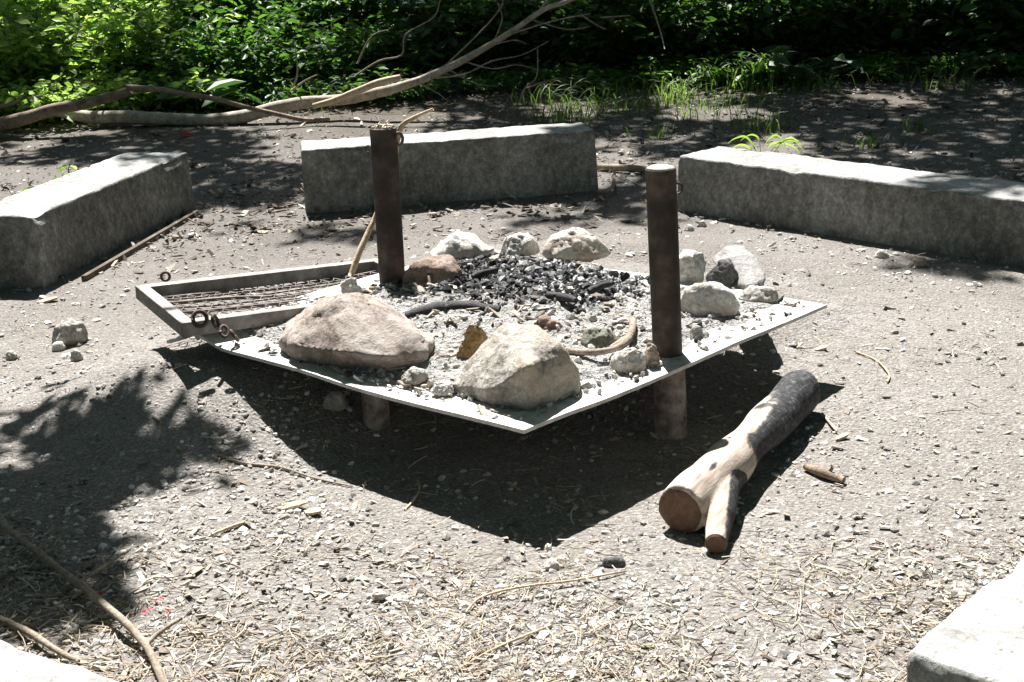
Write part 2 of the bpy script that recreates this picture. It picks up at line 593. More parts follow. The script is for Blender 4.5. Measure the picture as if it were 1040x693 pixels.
M['stem'] = bark_mat('green_stem', (0.05, 0.07, 0.025), (0.11, 0.12, 0.05), 30)


_l0, _l1 = G(692, 541), G(814, 414)
LOG_ANG = math.atan2(_l1[1] - _l0[1], _l1[0] - _l0[0])


def log_mat():
    m, nt, b, out = new_mat('half_charred_log')
    v = objco(nt)
    n1 = noise(nt, v, 14, 8, 0.7, 0.4)
    n2 = noise(nt, v, 60, 6, 0.7)
    mp = nt.nodes.new('ShaderNodeMapping')
    mp.inputs['Rotation'].default_value = (0, 0, -LOG_ANG)
    nt.links.new(v, mp.inputs[0])
    mp2 = nt.nodes.new('ShaderNodeMapping')
    mp2.inputs['Scale'].default_value = (0.12, 1, 1)
    nt.links.new(mp.outputs[0], mp2.inputs[0])
    nst = noise(nt, mp2.outputs[0], 55, 8, 0.7, 0.3)
    wood = ramp(nt, nst, [(0.3, (0.17, 0.125, 0.095)), (0.5, (0.40, 0.335, 0.28)), (0.7, (0.56, 0.5, 0.44))])
    crk = ramp(nt, voro(nt, v, 38, 'Distance', 'DISTANCE_TO_EDGE'), [(0.0, (.3, .3, .3)), (0.08, (1, 1, 1))])
    char_shade = mixc(nt, 0.9, ramp(nt, n2, [(0.35, (0.012, 0.012, 0.013)), (0.55, (0.04, 0.04, 0.043)), (0.72, (0.16, 0.16, 0.17))]), crk, 'MULTIPLY')
    a = nt.nodes.new('ShaderNodeMath')
    a.operation = 'MULTIPLY_ADD'
    nt.links.new(n1, a.inputs[0])
    a.inputs[1].default_value = 1.6
    a2 = nt.nodes.new('ShaderNodeMath')
    a2.operation = 'SUBTRACT'
    nt.links.new(attr(nt, 'char'), a2.inputs[0])
    a2.inputs[1].default_value = 0.82
    nt.links.new(a2.outputs[0], a.inputs[2])
    f = ramp(nt, a.outputs[0], [(0.36, (0, 0, 0)), (0.5, (.75, .75, .75)), (0.7, (1, 1, 1))])
    char_shade = mixc(nt, ramp(nt, nst, [(0.55, (0, 0, 0)), (0.7, (.4, .4, .4))]), char_shade, (0.24, 0.24, 0.25))
    setc(nt, b, mixc(nt, f, wood, char_shade))
    b.inputs['Roughness'].default_value = 0.8
    b.inputs['Specular IOR Level'].default_value = 0.3
    h = bump(nt, b, nst, 0.6, 0.006)
    h = bump(nt, b, n2, 0.5, 0.004, h)
    return m


def endgrain_mat():
    m, nt, b, out = new_mat('sawn_end_grain')
    v = objco(nt)
    n = noise(nt, v, 40, 6, 0.7)
    c = ramp(nt, noise(nt, v, 9, 8, 0.7, 1.5), [(0.3, (0.075, 0.042, 0.027)), (0.5, (0.135, 0.076, 0.048)), (0.7, (0.2, 0.125, 0.085))])
    c = mixc(nt, 0.5, c, ramp(nt, n, [(0.3, (0.2,) * 3), (0.7, (0.8,) * 3)]), 'OVERLAY')
    setc(nt, b, c)
    b.inputs['Roughness'].default_value = 0.85
    bump(nt, b, n, 0.4, 0.003)
    return m


def ash_mat():
    m, nt, b, out = new_mat('wood_ash')
    g = geo(nt)
    n1 = noise(nt, g, 30, 8, 0.7)
    n2 = noise(nt, g, 9, 6, 0.65, 0.4)
    pale = ramp(nt, n1, [(0.3, (0.2, 0.195, 0.188)), (0.5, (0.4, 0.39, 0.375)), (0.72, (0.6, 0.59, 0.575))])
    dark = ramp(nt, n1, [(0.3, (0.03, 0.03, 0.031)), (0.55, (0.12, 0.12, 0.12)), (0.75, (0.4, 0.4, 0.39))])
    a = nt.nodes.new('ShaderNodeMath')
    a.operation = 'ADD'
    nt.links.new(attr(nt, 'rnd'), a.inputs[0])
    nt.links.new(n2, a.inputs[1])
    f = ramp(nt, a.outputs[0], [(0.85, (0, 0, 0)), (1.1, (1, 1, 1))])
    setc(nt, b, mixc(nt, f, pale, dark))
    b.inputs['Roughness'].default_value = 0.95
    b.inputs['Specular IOR Level'].default_value = 0.1
    h = bump(nt, b, n1, 1.0, 0.03)
    bump(nt, b, voro(nt, g, 110), 0.8, 0.012, h)
    return m


M['log'] = log_mat()
M['endgrain'] = endgrain_mat()
M['ash'] = ash_mat()

# ------------------------------------------------------------------ light
EL, AZ = 57.0, 11.0        # sun height; shadows run toward the camera, AZ degrees to the right
SUN = np.array([-math.sin(R_(AZ)) * math.cos(R_(EL)), math.cos(R_(AZ)) * math.cos(R_(EL)), math.sin(R_(EL))])
world = bpy.data.worlds.new('World')
SC.world = world
world.use_nodes = True
wn = world.node_tree
bg = wn.nodes.get('Background')
sky = wn.nodes.new('ShaderNodeTexSky')
sky.sky_type = 'NISHITA'
sky.sun_disc = False
sky.sun_elevation = R_(EL)
sky.sun_rotation = math.atan2(SUN[0], SUN[1])
wn.links.new(sky.outputs[0], bg.inputs[0])
bg.inputs[1].default_value = 0.05
sd = bpy.data.lights.new('sun', 'SUN')
sd.energy = 5.0
sd.angle = R_(0.5)
sd.color = (1.0, 0.975, 0.94)
so = bpy.data.objects.new('sun', sd)
COL.objects.link(so)
so.rotation_euler = Vector(SUN).to_track_quat('Z', 'Y').to_euler()
so.location = (0, 5, 12)
vs = SC.view_settings
vs.view_transform = 'Standard'
vs.look = 'None'
vs.exposure = 1.6
vs.gamma = 1.0
vs.use_curve_mapping = False


# ------------------------------------------------------------------ ground sheet
def axis(a, b, step, far_lo, far_hi):
    c = list(np.arange(a, b, step))
    s, x = step, b
    while x < far_hi:
        c.append(x)
        s *= 1.12
        x += s
    c.append(far_hi)
    s, x = step, a
    lo = []
    while x > far_lo:
        s *= 1.12
        x -= s
        lo.append(x)
    lo.append(far_lo - 1)
    return np.array(lo[::-1] + c)


gx = axis(-2.2, 2.4, 0.018, -60, 60)
gy = axis(2.0, 5.6, 0.018, -40, 80)
GX, GY = np.meshgrid(gx, gy)
s_, t_ = st(GX, GY)
GZ = gh(GX, GY)
near = np.exp(-np.maximum(0, np.hypot(GX, GY - 3.5) - 3) / 2)
rough_ = 0.35 + 0.65 * sm((fbm(GX * 1.1 + 5, GY * 1.1, 21, 3) - 0.4) / 0.2)
GZ = GZ + near * rough_ * (0.016 * (fbm(GX * 9, GY * 9, 31, 3) - 0.5) + 0.012 * (vn(GX * 45, GY * 45, 41) - 0.5))
nx, ny = len(gx), len(gy)
idx = np.arange(nx * ny).reshape(ny, nx)
GF = np.stack([idx[:-1, :-1].ravel(), idx[:-1, 1:].ravel(), idx[1:, 1:].ravel(), idx[1:, :-1].ravel()], 1)
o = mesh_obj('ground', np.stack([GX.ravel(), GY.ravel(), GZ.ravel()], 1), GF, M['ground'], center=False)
tag(o, 'pale trodden dirt and gravel ground of the fire circle', 'ground', kind='structure')


# ------------------------------------------------------------------ bulk scatter
def bulk(name, mat, tmplV, tmplF, pos, size, rot, rnd, attrs=True, jit=0.0):
    """many copies of small templates in ONE stuff mesh. size (n,3), rot (n,3) euler z,x,y"""
    n = len(pos)
    k = len(tmplV)
    V = np.repeat(tmplV[None], n, 0) * size[:, None, :]
    if jit:
        V = V * (1 + jit * RNG.uniform(-1, 1, V.shape))
    rz, rx, ry = rot[:, 0], rot[:, 1], rot[:, 2]

    def ap(V, a, i, j):
        c, s = np.cos(a)[:, None], np.sin(a)[:, None]
        x, y = V[:, :, i].copy(), V[:, :, j].copy()
        V[:, :, i] = c * x - s * y
        V[:, :, j] = s * x + c * y
    ap(V, rx, 1, 2)
    ap(V, ry, 2, 0)
    ap(V, rz, 0, 1)
    V += pos[:, None, :]
    F = (tmplF[None] + (np.arange(n) * k)[:, None, None]).reshape(-1, tmplF.shape[1])
    return mesh_obj(name, V.reshape(-1, 3), F, mat, None, False, {'rnd': np.repeat(rnd, k)}, center=False)


def ico(sub=1):
    bm = bmesh.new()
    bmesh.ops.create_icosphere(bm, subdivisions=sub, radius=1)
    V = np.array([v.co for v in bm.verts])
    F = np.array([[v.index for v in f.verts] for f in bm.faces])
    bm.free()
    return V, F


ICO1, ICO1F = ico(1)
ICO2, ICO2F = ico(3)
CHIP = np.array([[-1, -.7, -1], [1, -1, -1], [.9, .8, -1], [-.8, 1, -1], [-1, -.7, 1], [1, -1, 1], [.9, .8, 1], [-.8, 1, 1]], float)
CHIPF = np.array([(0, 3, 2, 1), (4, 5, 6, 7), (0, 1, 5, 4), (1, 2, 6, 5), (2, 3, 7, 6), (3, 0, 4, 7)])
# straw: bent three-sided sliver of 3 segments
_sv = []
for i in range(4):
    x = -1 + 2 * i / 3
    b_ = 0.22 * (1 - x * x)
    for k in range(3):
        an = 2 * math.pi * k / 3
        _sv.append([x, math.cos(an), math.sin(an)])
STRAW = np.array(_sv)
STRAWB = np.array([0.22 * (1 - (-1 + 2 * (i // 3) / 3) ** 2) for i in range(12)])
_sf = []
for i in range(3):
    for k in range(3):
        k2 = (k + 1) % 3
        _sf.append((i * 3 + k, i * 3 + k2, (i + 1) * 3 + k2, (i + 1) * 3 + k))
STRAWF = np.array(_sf)

BLOCKERS = []   # (center, ax unit, half len, half width) of the blocks: no litter inside


def scatter(n, dens, xr=(-7, 7), yr=(2.0, 14)):
    """n candidate points sampled evenly over the picture's ground, thinned by dens(u,v,x,y)"""
    out = []
    u = RNG.uniform(-90, 1130, n)
    v = RNG.uniform(70, 760, n)
    d = np.stack([(u - 520) / FPX, -(v - 346.5) / FPX, -np.ones(n)], 1) @ ROT.T
    z = np.zeros(n)
    for _ in range(12):
        t = (z - HC) / d[:, 2]
        x, y = d[:, 0] * t, d[:, 1] * t
        z = 0.5 * z + 0.5 * gh(x, y)
    keep = RNG.uniform(0, 1, n) < dens(u, v, x, y)
    keep &= (y < yr[1]) & (y > 1.2) & (np.abs(x) < 9)
    s, t = st(x, y)
    for (c, ax, hl, hw) in BLOCKERS:
        dx, dy = x - c[0], y - c[1]
        a = dx * ax[0] + dy * ax[1]
        b = -dx * ax[1] + dy * ax[0]
        keep &= ~((np.abs(a) < hl) & (np.abs(b) < hw))
    return np.stack([x, y, gh(x, y)], 1)[keep], u[keep], v[keep]


# ------------------------------------------------------------------ concrete blocks
def block(A, B, width, h, label, side=1, seed=0, taper=0.02, dz=-0.03):
    """A,B: base corners of the long face; the block extends to the left of A->B when side=1"""
    A, B = np.array(A[:2]), np.array(B[:2])
    L = np.linalg.norm(B - A)
    ax = (B - A) / L
    ay = np.array([-ax[1], ax[0]]) * side
    c = (A + B) / 2 + ay * width / 2
    z0 = float(gh(c[0], c[1])) + dz
    BLOCKERS.append((c, ax, L / 2 - .01, width / 2 - .01))
    bm = bmesh.new()
    bmesh.ops.create_cube(bm, size=1.0)
    H = h - dz
    for v in bm.verts:
        f = 1 - (taper if v.co.z > 0 else 0)
        v.co = Vector((v.co.x * (L - (taper if v.co.z > 0 else 0)), v.co.y * (width - (taper if v.co.z > 0 else 0)), (v.co.z + .5) * H))
    bmesh.ops.bevel(bm, geom=[e for e in bm.edges], offset=0.013, segments=2, profile=0.6, affect='EDGES')
    for _ in range(6):
        es = [e for e in bm.edges if e.calc_length() > 0.035]
        if not es:
            break
        bmesh.ops.subdivide_edges(bm, edges=es, cuts=1, use_grid_fill=True)
        if len(bm.verts) > 30000:
            break
    bm.normal_update()
    for v in bm.verts:
        p = Vector((v.co.x * 3 + seed * 7, v.co.y * 3, v.co.z * 3))
        edge = 1.0 if v.co.z > H - 0.06 else 0.5
        dn = mnoise.fractal(p, 1.0, 2.0, 3) * 0.004 + mnoise.fractal(p * 6, 1.0, 2.0, 3) * 0.005 * edge
        chip = max(0, mnoise.noise(p * 2.3 + Vector((5, 1, 2))) - 0.28) * 0.06
        if v.co.z > H - 0.035:
            e2 = min(L / 2 - abs(v.co.x), width / 2 - abs(v.co.y))
            if e2 < 0.05:
                dn -= chip
        v.co += v.normal * dn
    bmesh.ops.triangulate(bm, faces=[f for f in bm.faces if len(f.verts) > 4])
    me = bpy.data.meshes.new('concrete_block')
    bm.to_mesh(me)
    bm.free()
    me.polygons.foreach_set('use_smooth', np.ones(len(me.polygons), dtype=bool))
    o = link('concrete_block', me, M['concrete'])
    o.location = (c[0], c[1], z0)
    o.rotation_euler = (0, 0, math.atan2(ax[1], ax[0]))
    tag(o, label, 'concrete block', 'concrete seat blocks around the fire pit')
    return o


gA, gB = G(310, 217), G(608, 194)
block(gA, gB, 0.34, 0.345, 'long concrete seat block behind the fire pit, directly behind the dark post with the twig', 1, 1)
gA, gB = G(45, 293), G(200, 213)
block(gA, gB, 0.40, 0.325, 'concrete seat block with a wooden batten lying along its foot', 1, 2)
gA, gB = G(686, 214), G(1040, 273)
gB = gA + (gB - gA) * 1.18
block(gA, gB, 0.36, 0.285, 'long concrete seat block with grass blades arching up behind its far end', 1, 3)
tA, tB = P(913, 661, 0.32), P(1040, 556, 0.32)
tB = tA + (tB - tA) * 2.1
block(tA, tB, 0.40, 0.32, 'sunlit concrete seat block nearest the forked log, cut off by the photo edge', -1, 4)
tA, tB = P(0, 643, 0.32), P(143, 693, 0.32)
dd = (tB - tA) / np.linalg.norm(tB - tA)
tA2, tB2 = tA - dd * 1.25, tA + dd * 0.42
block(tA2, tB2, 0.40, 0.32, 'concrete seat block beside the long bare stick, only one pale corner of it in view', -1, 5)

# batten lying along the left block's foot
mb = MB()
q0, q1 = G(84, 283, .012), G(199, 216, .012)
ax = (q1 - q0) / 2
ay = np.cross([0, 0, 1], ax)
ay = ay / np.linalg.norm(ay) * 0.012
mb.box((q0 + q1) / 2 + np.array([0.005, -0.0, 0.0]), ax, ay, [0, 0, 0.012])
tag(mb.obj('wooden_batten', M['trunk'], None, False), 'thin weathered wooden batten lying along the foot of a concrete block', 'batten')

# ------------------------------------------------------------------ fire pit: plate, posts, leg
pit = empty('fire_pit', ((PF + PR + PL) / 3)[:2].tolist() + [0.0])
tag(pit, 'raised square steel fire plate with two rusty pipe posts, heaped with ash', 'fire pit')


def plate_dz(s, t):
    c = 0.035 * np.exp(-((t - 0.90) / 0.06) ** 2) * np.exp(-((s) / 0.16) ** 2)
    d = -0.025 * np.exp(-((t - 1.0) / 0.05) ** 2) * np.exp(-(s / 0.2) ** 2)
    return c + d - 0.006 * np.exp(-((t - .35) / .2) ** 2) * np.exp(-(s / .3) ** 2) + 0.012 * (vn(s * 3, t * 3, 77) - .5) + 0.004 * (vn(s * 9, t * 9, 78) - .5)


n = 60
S, T = np.meshgrid(np.linspace(0, 1, n), np.linspace(0, 1, n))
top = PF + S[..., None] * E1 + T[..., None] * E2
top[..., 2] += plate_dz(S, T)
bot = top - np.array([0, 0, 0.011])
V = np.concatenate([top.reshape(-1, 3), bot.reshape(-1, 3)])
idx = np.arange(n * n).reshape(n, n)
F = [(idx[j, i], idx[j, i + 1], idx[j + 1, i + 1], idx[j + 1, i]) for j in range(n - 1) for i in range(n - 1)]
F += [tuple(q + n * n for q in f[::-1]) for f in F]
for i in range(n - 1):
    for a_, b_ in ((idx[0, i], idx[0, i + 1]), (idx[n - 1, i + 1], idx[n - 1, i]), (idx[i + 1, 0], idx[i, 0]), (idx[i, n - 1], idx[i + 1, n - 1])):
        F.append((b_, a_, a_ + n * n, b_ + n * n))
mesh_obj('plate', V, F, M['plate'], pit, False)


def post(base, topp, r, name, parent, label=None):
    base, topp = np.array(base), np.array(topp)
    mb = MB()
    d = topp - base
    pts = [base + d * f for f in np.linspace(0, 1, 14)]
    mb.tube(pts, r, 28, True, 0.012, 3)
    ob = mb.obj(name, M['leg' if name == 'leg' else 'post'], parent)
    # cap ring bevel
    if label:
        ob['label'] = label
    return ob


pb = G(682, 440)
pc = PD(671, 171, pb[1])
rp = post(pb - np.array([0, 0, .08]), pc, 0.0445, 'post', pit, 'rusty pipe post standing on the near right edge of the plate')
mb = MB()
mb.tube([pb - np.array([0, 0, .05]), pb + (pc - pb) * .1, pb + (pc - pb) * (.222 / (pc[2] - pb[2]))], .0495, 28, True, .012, 3)
mb.obj('post_foot', M['leg'], pit)
lb = P(399, 292, PZ)
lc = PD(389, 130, lb[1])
lpost = post(lb - (lc - lb) * 0.4, lc, 0.0475, 'post', pit, 'rusty pipe post at the back with a twig stuck behind it')
lg = G(383, 430)
post(lg - np.array([0, 0, .05]), P(382, 392, PZ - .012) * 0 + np.array([lg[0], lg[1], PZ - .012]), 0.042, 'leg', pit)


def hook(c, dirx, parent, s=1.0):
    mb = MB()
    c = np.array(c)
    d = np.array(dirx, float)
    pts = [c, c + d * .012 * s, c + d * .024 * s - np.array([0, 0, .012 * s]), c + d * .022 * s - np.array([0, 0, .035 * s]), c + d * .008 * s - np.array([0, 0, .042 * s])]
    mb.tube(pts, 0.0045 * s, 8, True, sub=4)
    return mb.obj('hook', M['hook'], parent)


mb = MB()
V_ = ICO2 * np.array([.041, .041, .008]) + pc + np.array([0, 0, .001])
mb.add(V_, [tuple(f) for f in ICO2F])
mb.obj('dust_cap', M['dust'], rp)
hook(PD(657, 196, pb[1] + .0), (-1, -.3, 0), rp, .55)
hook(PD(686, 186, pb[1] + .0), (1, -.2, 0), rp, .75)
hook(PD(375, 148, lb[1]), (-1, -.2, 0), lpost, 0.55)
mb = MB()
mb.torus(PD(405, 141, lb[1] - .02), (.3, -1, .1), 0.02, 0.006, 16, 8, 1.0, 0.7)
mb.obj('hook', M['hook'], lpost)

# ------------------------------------------------------------------ grate
GZt = PZ + 0.085
gA_, gN_, gD_ = P(137, 290, GZt), P(180, 329, GZt), P(385, 262, PZ + .02)
gw = gN_ - gA_
gl = gD_ - gA_
# square it up
gl_u = gl / np.linalg.norm(gl)
gw_p = gw - gl_u * (gw @ gl_u) * 0.6
Wd, Ll = np.linalg.norm(gw_p), np.linalg.norm(gl)
gw_u = gw_p / Wd
grate = empty('grill_grate', (gA_ + gl / 2 + gw_p / 2) - np.array([0, 0, .06]))
tag(grate, 'rusty steel grill grate in a flat frame, one end on the plate', 'grate')
mb = MB()
bw, bh = 0.021, 0.024   # half sizes


gn_u = np.cross(gl_u, gw_u)
gn_u = gn_u * np.sign(gn_u[2])


def gp(a, b, dz=0.0):
    return gA_ + gl_u * a + gw_u * b + gn_u * dz


for b in (bw, Wd - bw):
    mb.box(gp(Ll / 2, b, -bh), gl_u * Ll / 2, gw_u * bw, gn_u * bh)
for a in (bw, Ll - bw):
    mb.box(gp(a, Wd / 2, -bh), gl_u * bw, gw_u * (Wd / 2 - 2 * bw), gn_u * bh)
fr = mb.obj('frame', M['grate_frame'], grate, False)
bv = fr.modifiers.new('bevel', 'BEVEL')
bv.width = 0.003
bv.segments = 2
mb = MB()
for k in range(12):
    b = 2 * bw + (Wd - 4 * bw) * (k + .5 + random.uniform(-.3, .3)) / 12
    pts = [gp(a, b + .006 * math.sin(a * 9 + k), -0.028 - 0.016 * math.sin(math.pi * a / Ll) - .018 * vn(a * 4 + k * 3.3, k * 1.7, 5) ) for a in np.linspace(bw * 2, Ll - bw * 2, 12)]
    mb.tube(pts, 0.004 if k % 3 else 0.0075, 6)
for k in range(34):
    a = 2 * bw + (Ll - 4 * bw) * (k + .5) / 34
    pts = [gp(a + 0.03 * (-1) ** k * math.sin(j * 1.57), 2 * bw + (Wd - 4 * bw) * j / 8, -0.032 - 0.016 * math.sin(math.pi * a / Ll)) for j in range(9)]
    mb.tube(pts, 0.0022, 5)
mb.obj('grille', M['grille'], grate)
mb = MB()
for (u, v, nrm, Rr) in ((203, 324, (.4, -1, .5), .024),):
    mb.torus(P(u, v, GZt + .012), nrm, Rr, 0.007, 20, 8, 1, .9)
mb.obj('ring', M['hook'], grate)
mb = MB()
mb.torus(P(168, 281, GZt), (0.2, -1, .2), .015, 0.005, 20, 8)
mb.obj('ring', M['hook'], grate)
mb = MB()
mb.torus(P(219, 327, GZt - .01), (1, -.3, .3), .022, 0.006, 16, 8, 1, .6)
mb.torus(P(228, 337, GZt - .03), (.3, -.8, .8), .02, 0.006, 16, 8, 1, .6)
mb.torus(P(238, 341, GZt - .05), (1, .3, .6), .02, 0.006, 16, 8, 1, .6)
mb.obj('chain', M['hook'], grate)


# ------------------------------------------------------------------ rocks
def hull_rock(name, pts, mat, label, cat='rock', seed=0, rnd=0.35, amp=0.012, group=None, sub=0.018, fr=14.0):
    """pts: world points; convex hull, subdivided, softened and roughened"""
    pts = np.asarray(pts, float)
    mn, mx = pts.min(0), pts.max(0)
    c = np.array([(mn[0] + mx[0]) / 2, (mn[1] + mx[1]) / 2, mn[2]])
    bm = bmesh.new()
    for p in pts:
        bm.verts.new(p - c)
    r = bmesh.ops.convex_hull(bm, input=bm.verts)
    junk = [g for g in r['geom_interior'] if isinstance(g, bmesh.types.BMVert)]
    if junk:
        bmesh.ops.delete(bm, geom=junk, context='VERTS')
    size = float(np.linalg.norm(mx - mn))
    lim = max(size * sub * 1.6, 0.003)
    bmesh.ops.triangulate(bm, faces=bm.faces[:])
    for _ in range(7):
        es = [e for e in bm.edges if e.calc_length() > lim]
        if not es or len(bm.verts) > (26000 if size > .3 else 7000):
            break
        bmesh.ops.subdivide_edges(bm, edges=es, cuts=1)
        bmesh.ops.triangulate(bm, faces=[f for f in bm.faces if len(f.verts) > 3])
    for _ in range(int(1 + rnd * 14)):
        bmesh.ops.smooth_vert(bm, verts=bm.verts, factor=0.5, use_axis_x=True, use_axis_y=True, use_axis_z=True)
    bm.normal_update()
    k = fr * 0.1 / max(size, .03)
    for v in bm.verts:
        p = v.co * k * 3 + Vector((seed * 5.3, seed * 1.7, seed))
        d = mnoise.fractal(p, 0.8, 2.1, 6) * amp - abs(mnoise.fractal(p * 2.3 + Vector((9, 3, 1)), 0.8, 2.1, 5)) * amp * 0.8
        v.co += v.normal * d
    me = bpy.data.meshes.new(name)
    bm.to_mesh(me)
    bm.free()
    me.polygons.foreach_set('use_smooth', np.ones(len(me.polygons), dtype=bool))
    o = link(name, me, mat)
    o.location = c
    o['_o'] = c.tolist()
    tag(o, label, cat, group)
    return o


def uvz(l, z0=0.0):
    return [P(u, v, z0 + z) for u, v, z in l]


Z = PZ
STONES = 'stones laid around the ash on the fire plate'
# big tan rock, left
hull_rock('rock', uvz([(284, 354, .0), (300, 367, .0), (345, 375, .0), (395, 378, .0), (432, 374, .0), (441, 358, .0), (441, 345, .05),
                       (284, 347, .04), (296, 334, .09), (322, 315, .15), (345, 301, .19), (356, 298, .195), (372, 304, .18), (395, 323, .14), (425, 339, .10), (440, 348, .06),
                       (300, 352, .06), (345, 358, .075), (395, 362, .07), (432, 358, .055),
                       (330, 300, .06), (385, 302, .05), (430, 330, .02), (290, 325, .02)], Z), M['rock_big'],
          'big tan flat-bottomed rock on the plate edge beside the grate', seed=1, amp=0.012, rnd=-.05, fr=30)
# front angular grey rock
hull_rock('rock', uvz([(456, 396, .0), (470, 403, .0), (505, 412, .0), (541, 418, .0), (562, 411, .0), (588, 399, .0), (590, 386, .02),
                       (499, 337, .165), (513, 327, .19), (545, 330, .185), (570, 347, .15), (585, 372, .075), (566, 362, .125), (536, 372, .14), (480, 360, .09), (458, 391, .02), (500, 396, .055),
                       (500, 372, .0), (565, 368, .0), (590, 382, .0)], Z), M['rock_front'],
          'large angular grey rock at the front corner of the plate', seed=2, amp=0.0055, rnd=-.05, fr=30)
specs = [
    # u0,u1,vt,vb,mat,label,seed,amp,rnd,depth ratio
    (432, 507, 236, 266, 'rock_pale', 'flat white-topped stone at the back of the ash, nearest the rear post', 3, .012, .35, .7),
    (507, 551, 237, 262, 'rock_pale', 'small pale wedge stone between the two larger stones at the back of the ash', 4, .01, .3, .7),
    (547, 623, 231, 267, 'rock_back', 'peaked sunlit tan rock at the back of the ash', 5, .012, .15, .7),
    (399, 480, 261, 303, 'rock_brown', 'brown sooty rock leaning at the foot of the rear post', 6, .014, .3, .7),
    (344, 372, 282, 312, 'rock_pale', 'small white stone above the big tan rock', 7, .008, .3, .8),
    (369, 388, 291, 311, 'rock_rust', 'small orange-stained stone beside the white stone above the big tan rock', 8, .006, .3, .8),
    (688, 758, 286, 325, 'rock_pale', 'smooth rounded pale rock right of the near post', 9, .006, .4, .55),
    (680, 722, 254, 288, 'rock_pale', 'pale angular rock behind the near post', 10, .01, .15, .7),
    (717, 755, 264, 293, 'rock_dark', 'small dark rock behind the rounded pale rock', 12, .008, .15, .8),
    (750, 800, 290, 310, 'rock_grey', 'flat grey stone nearest the right corner of the plate', 13, .008, .3, .7),
    (535, 584, 321, 352, 'rock_brown', 'reddish brown rock just behind the large angular grey rock', 14, .01, .2, .8),
    (461, 506, 330, 372, 'rock_rust', 'yellowish split stone left of the large angular grey rock', 15, .01, .12, .5),
    (588, 636, 331, 361, 'rock_green', 'olive grey angular stone beside the bent stick', 16, .008, .12, .7),
    (618, 662, 352, 379, 'rock_pale', 'flat pale stone at the foot of the near post', 17, .006, .35, .8),
    (652, 672, 350, 372, 'rock_tan', 'small tan stone touching the near post', 18, .005, .3, .8),
    (607, 631, 345, 356, 'rock_brown', 'thin brown stone under the bent stick', 19, .004, .3, .9),
    (406, 436, 374, 391, 'rock_grey', 'small flat grey stone at the plate edge right of the big tan rock', 20, .005, .3, .8),
    (436, 463, 388, 402, 'rock_pale', 'small pale stone at the plate edge left of the large angular rock', 21, .005, .3, .8),
    (626, 641, 322, 338, 'rock_brown', 'small dark brown stone in the ash behind the bent stick', 22, .004, .3, .8),
    (700, 716, 330, 343, 'rock_grey', 'small grey pebble on the plate right of the near post', 23, .003, .3, .8),
]


def ell_rock(u0, u1, vt, vb, z0, mat, label, seed, amp, rnd, dr, name='rock', cat='rock', group=None, ground=False):
    rs = np.random.default_rng(seed + 100)
    uc = (u0 + u1) / 2
    fr_ = G(uc, vb) if ground else P(uc, vb, z0)
    z0 = fr_[2]
    dist = np.linalg.norm(fr_ - CPOS)
    rx = (u1 - u0) / 2 / FPX * dist
    ry = rx * dr
    c = fr_ + np.array([0, ry * .85, 0])
    h = .02
    for h in np.arange(.01, .5, .004):
        if proj(c + np.array([0, ry * .15, h]))[1] < vt:
            break
    pts = []
    nn = 9 if rnd < .3 else 14
    for k in range(nn):
        an = 2 * math.pi * k / nn + rs.uniform(-.2, .2)
        r = rs.uniform(.85, 1.02)
        pts.append(c + np.array([rx * r * math.cos(an), ry * r * math.sin(an), h * rs.uniform(0, .3)]))
    nm_ = 5 if rnd < .3 else 9
    for k in range(nm_):
        an = 2 * math.pi * k / nm_ + rs.uniform(-.5, .5)
        r = rs.uniform(.5, .85)
        pts.append(c + np.array([rx * r * math.cos(an), ry * r * math.sin(an), h * rs.uniform(.55, .9)]))
    for k in range(3):
        pts.append(c + np.array([rx * rs.uniform(-.4, .4), ry * rs.uniform(-.3, .3), h * rs.uniform(.95, 1.05)]))
    for k in range(6):
        an = 2 * math.pi * k / 6
        pts.append(c + np.array([rx * .7 * math.cos(an), ry * .7 * math.sin(an), -h * .1]))
    return hull_rock(name, pts, M[mat], label, cat, seed, rnd, amp, group, sub=.03)


for (u0, u1, vt, vb, mat, label, seed, amp, rnd, dr) in specs:
    ell_rock(u0, u1, vt, vb, Z + .002, mat, label, seed, amp, rnd, dr)

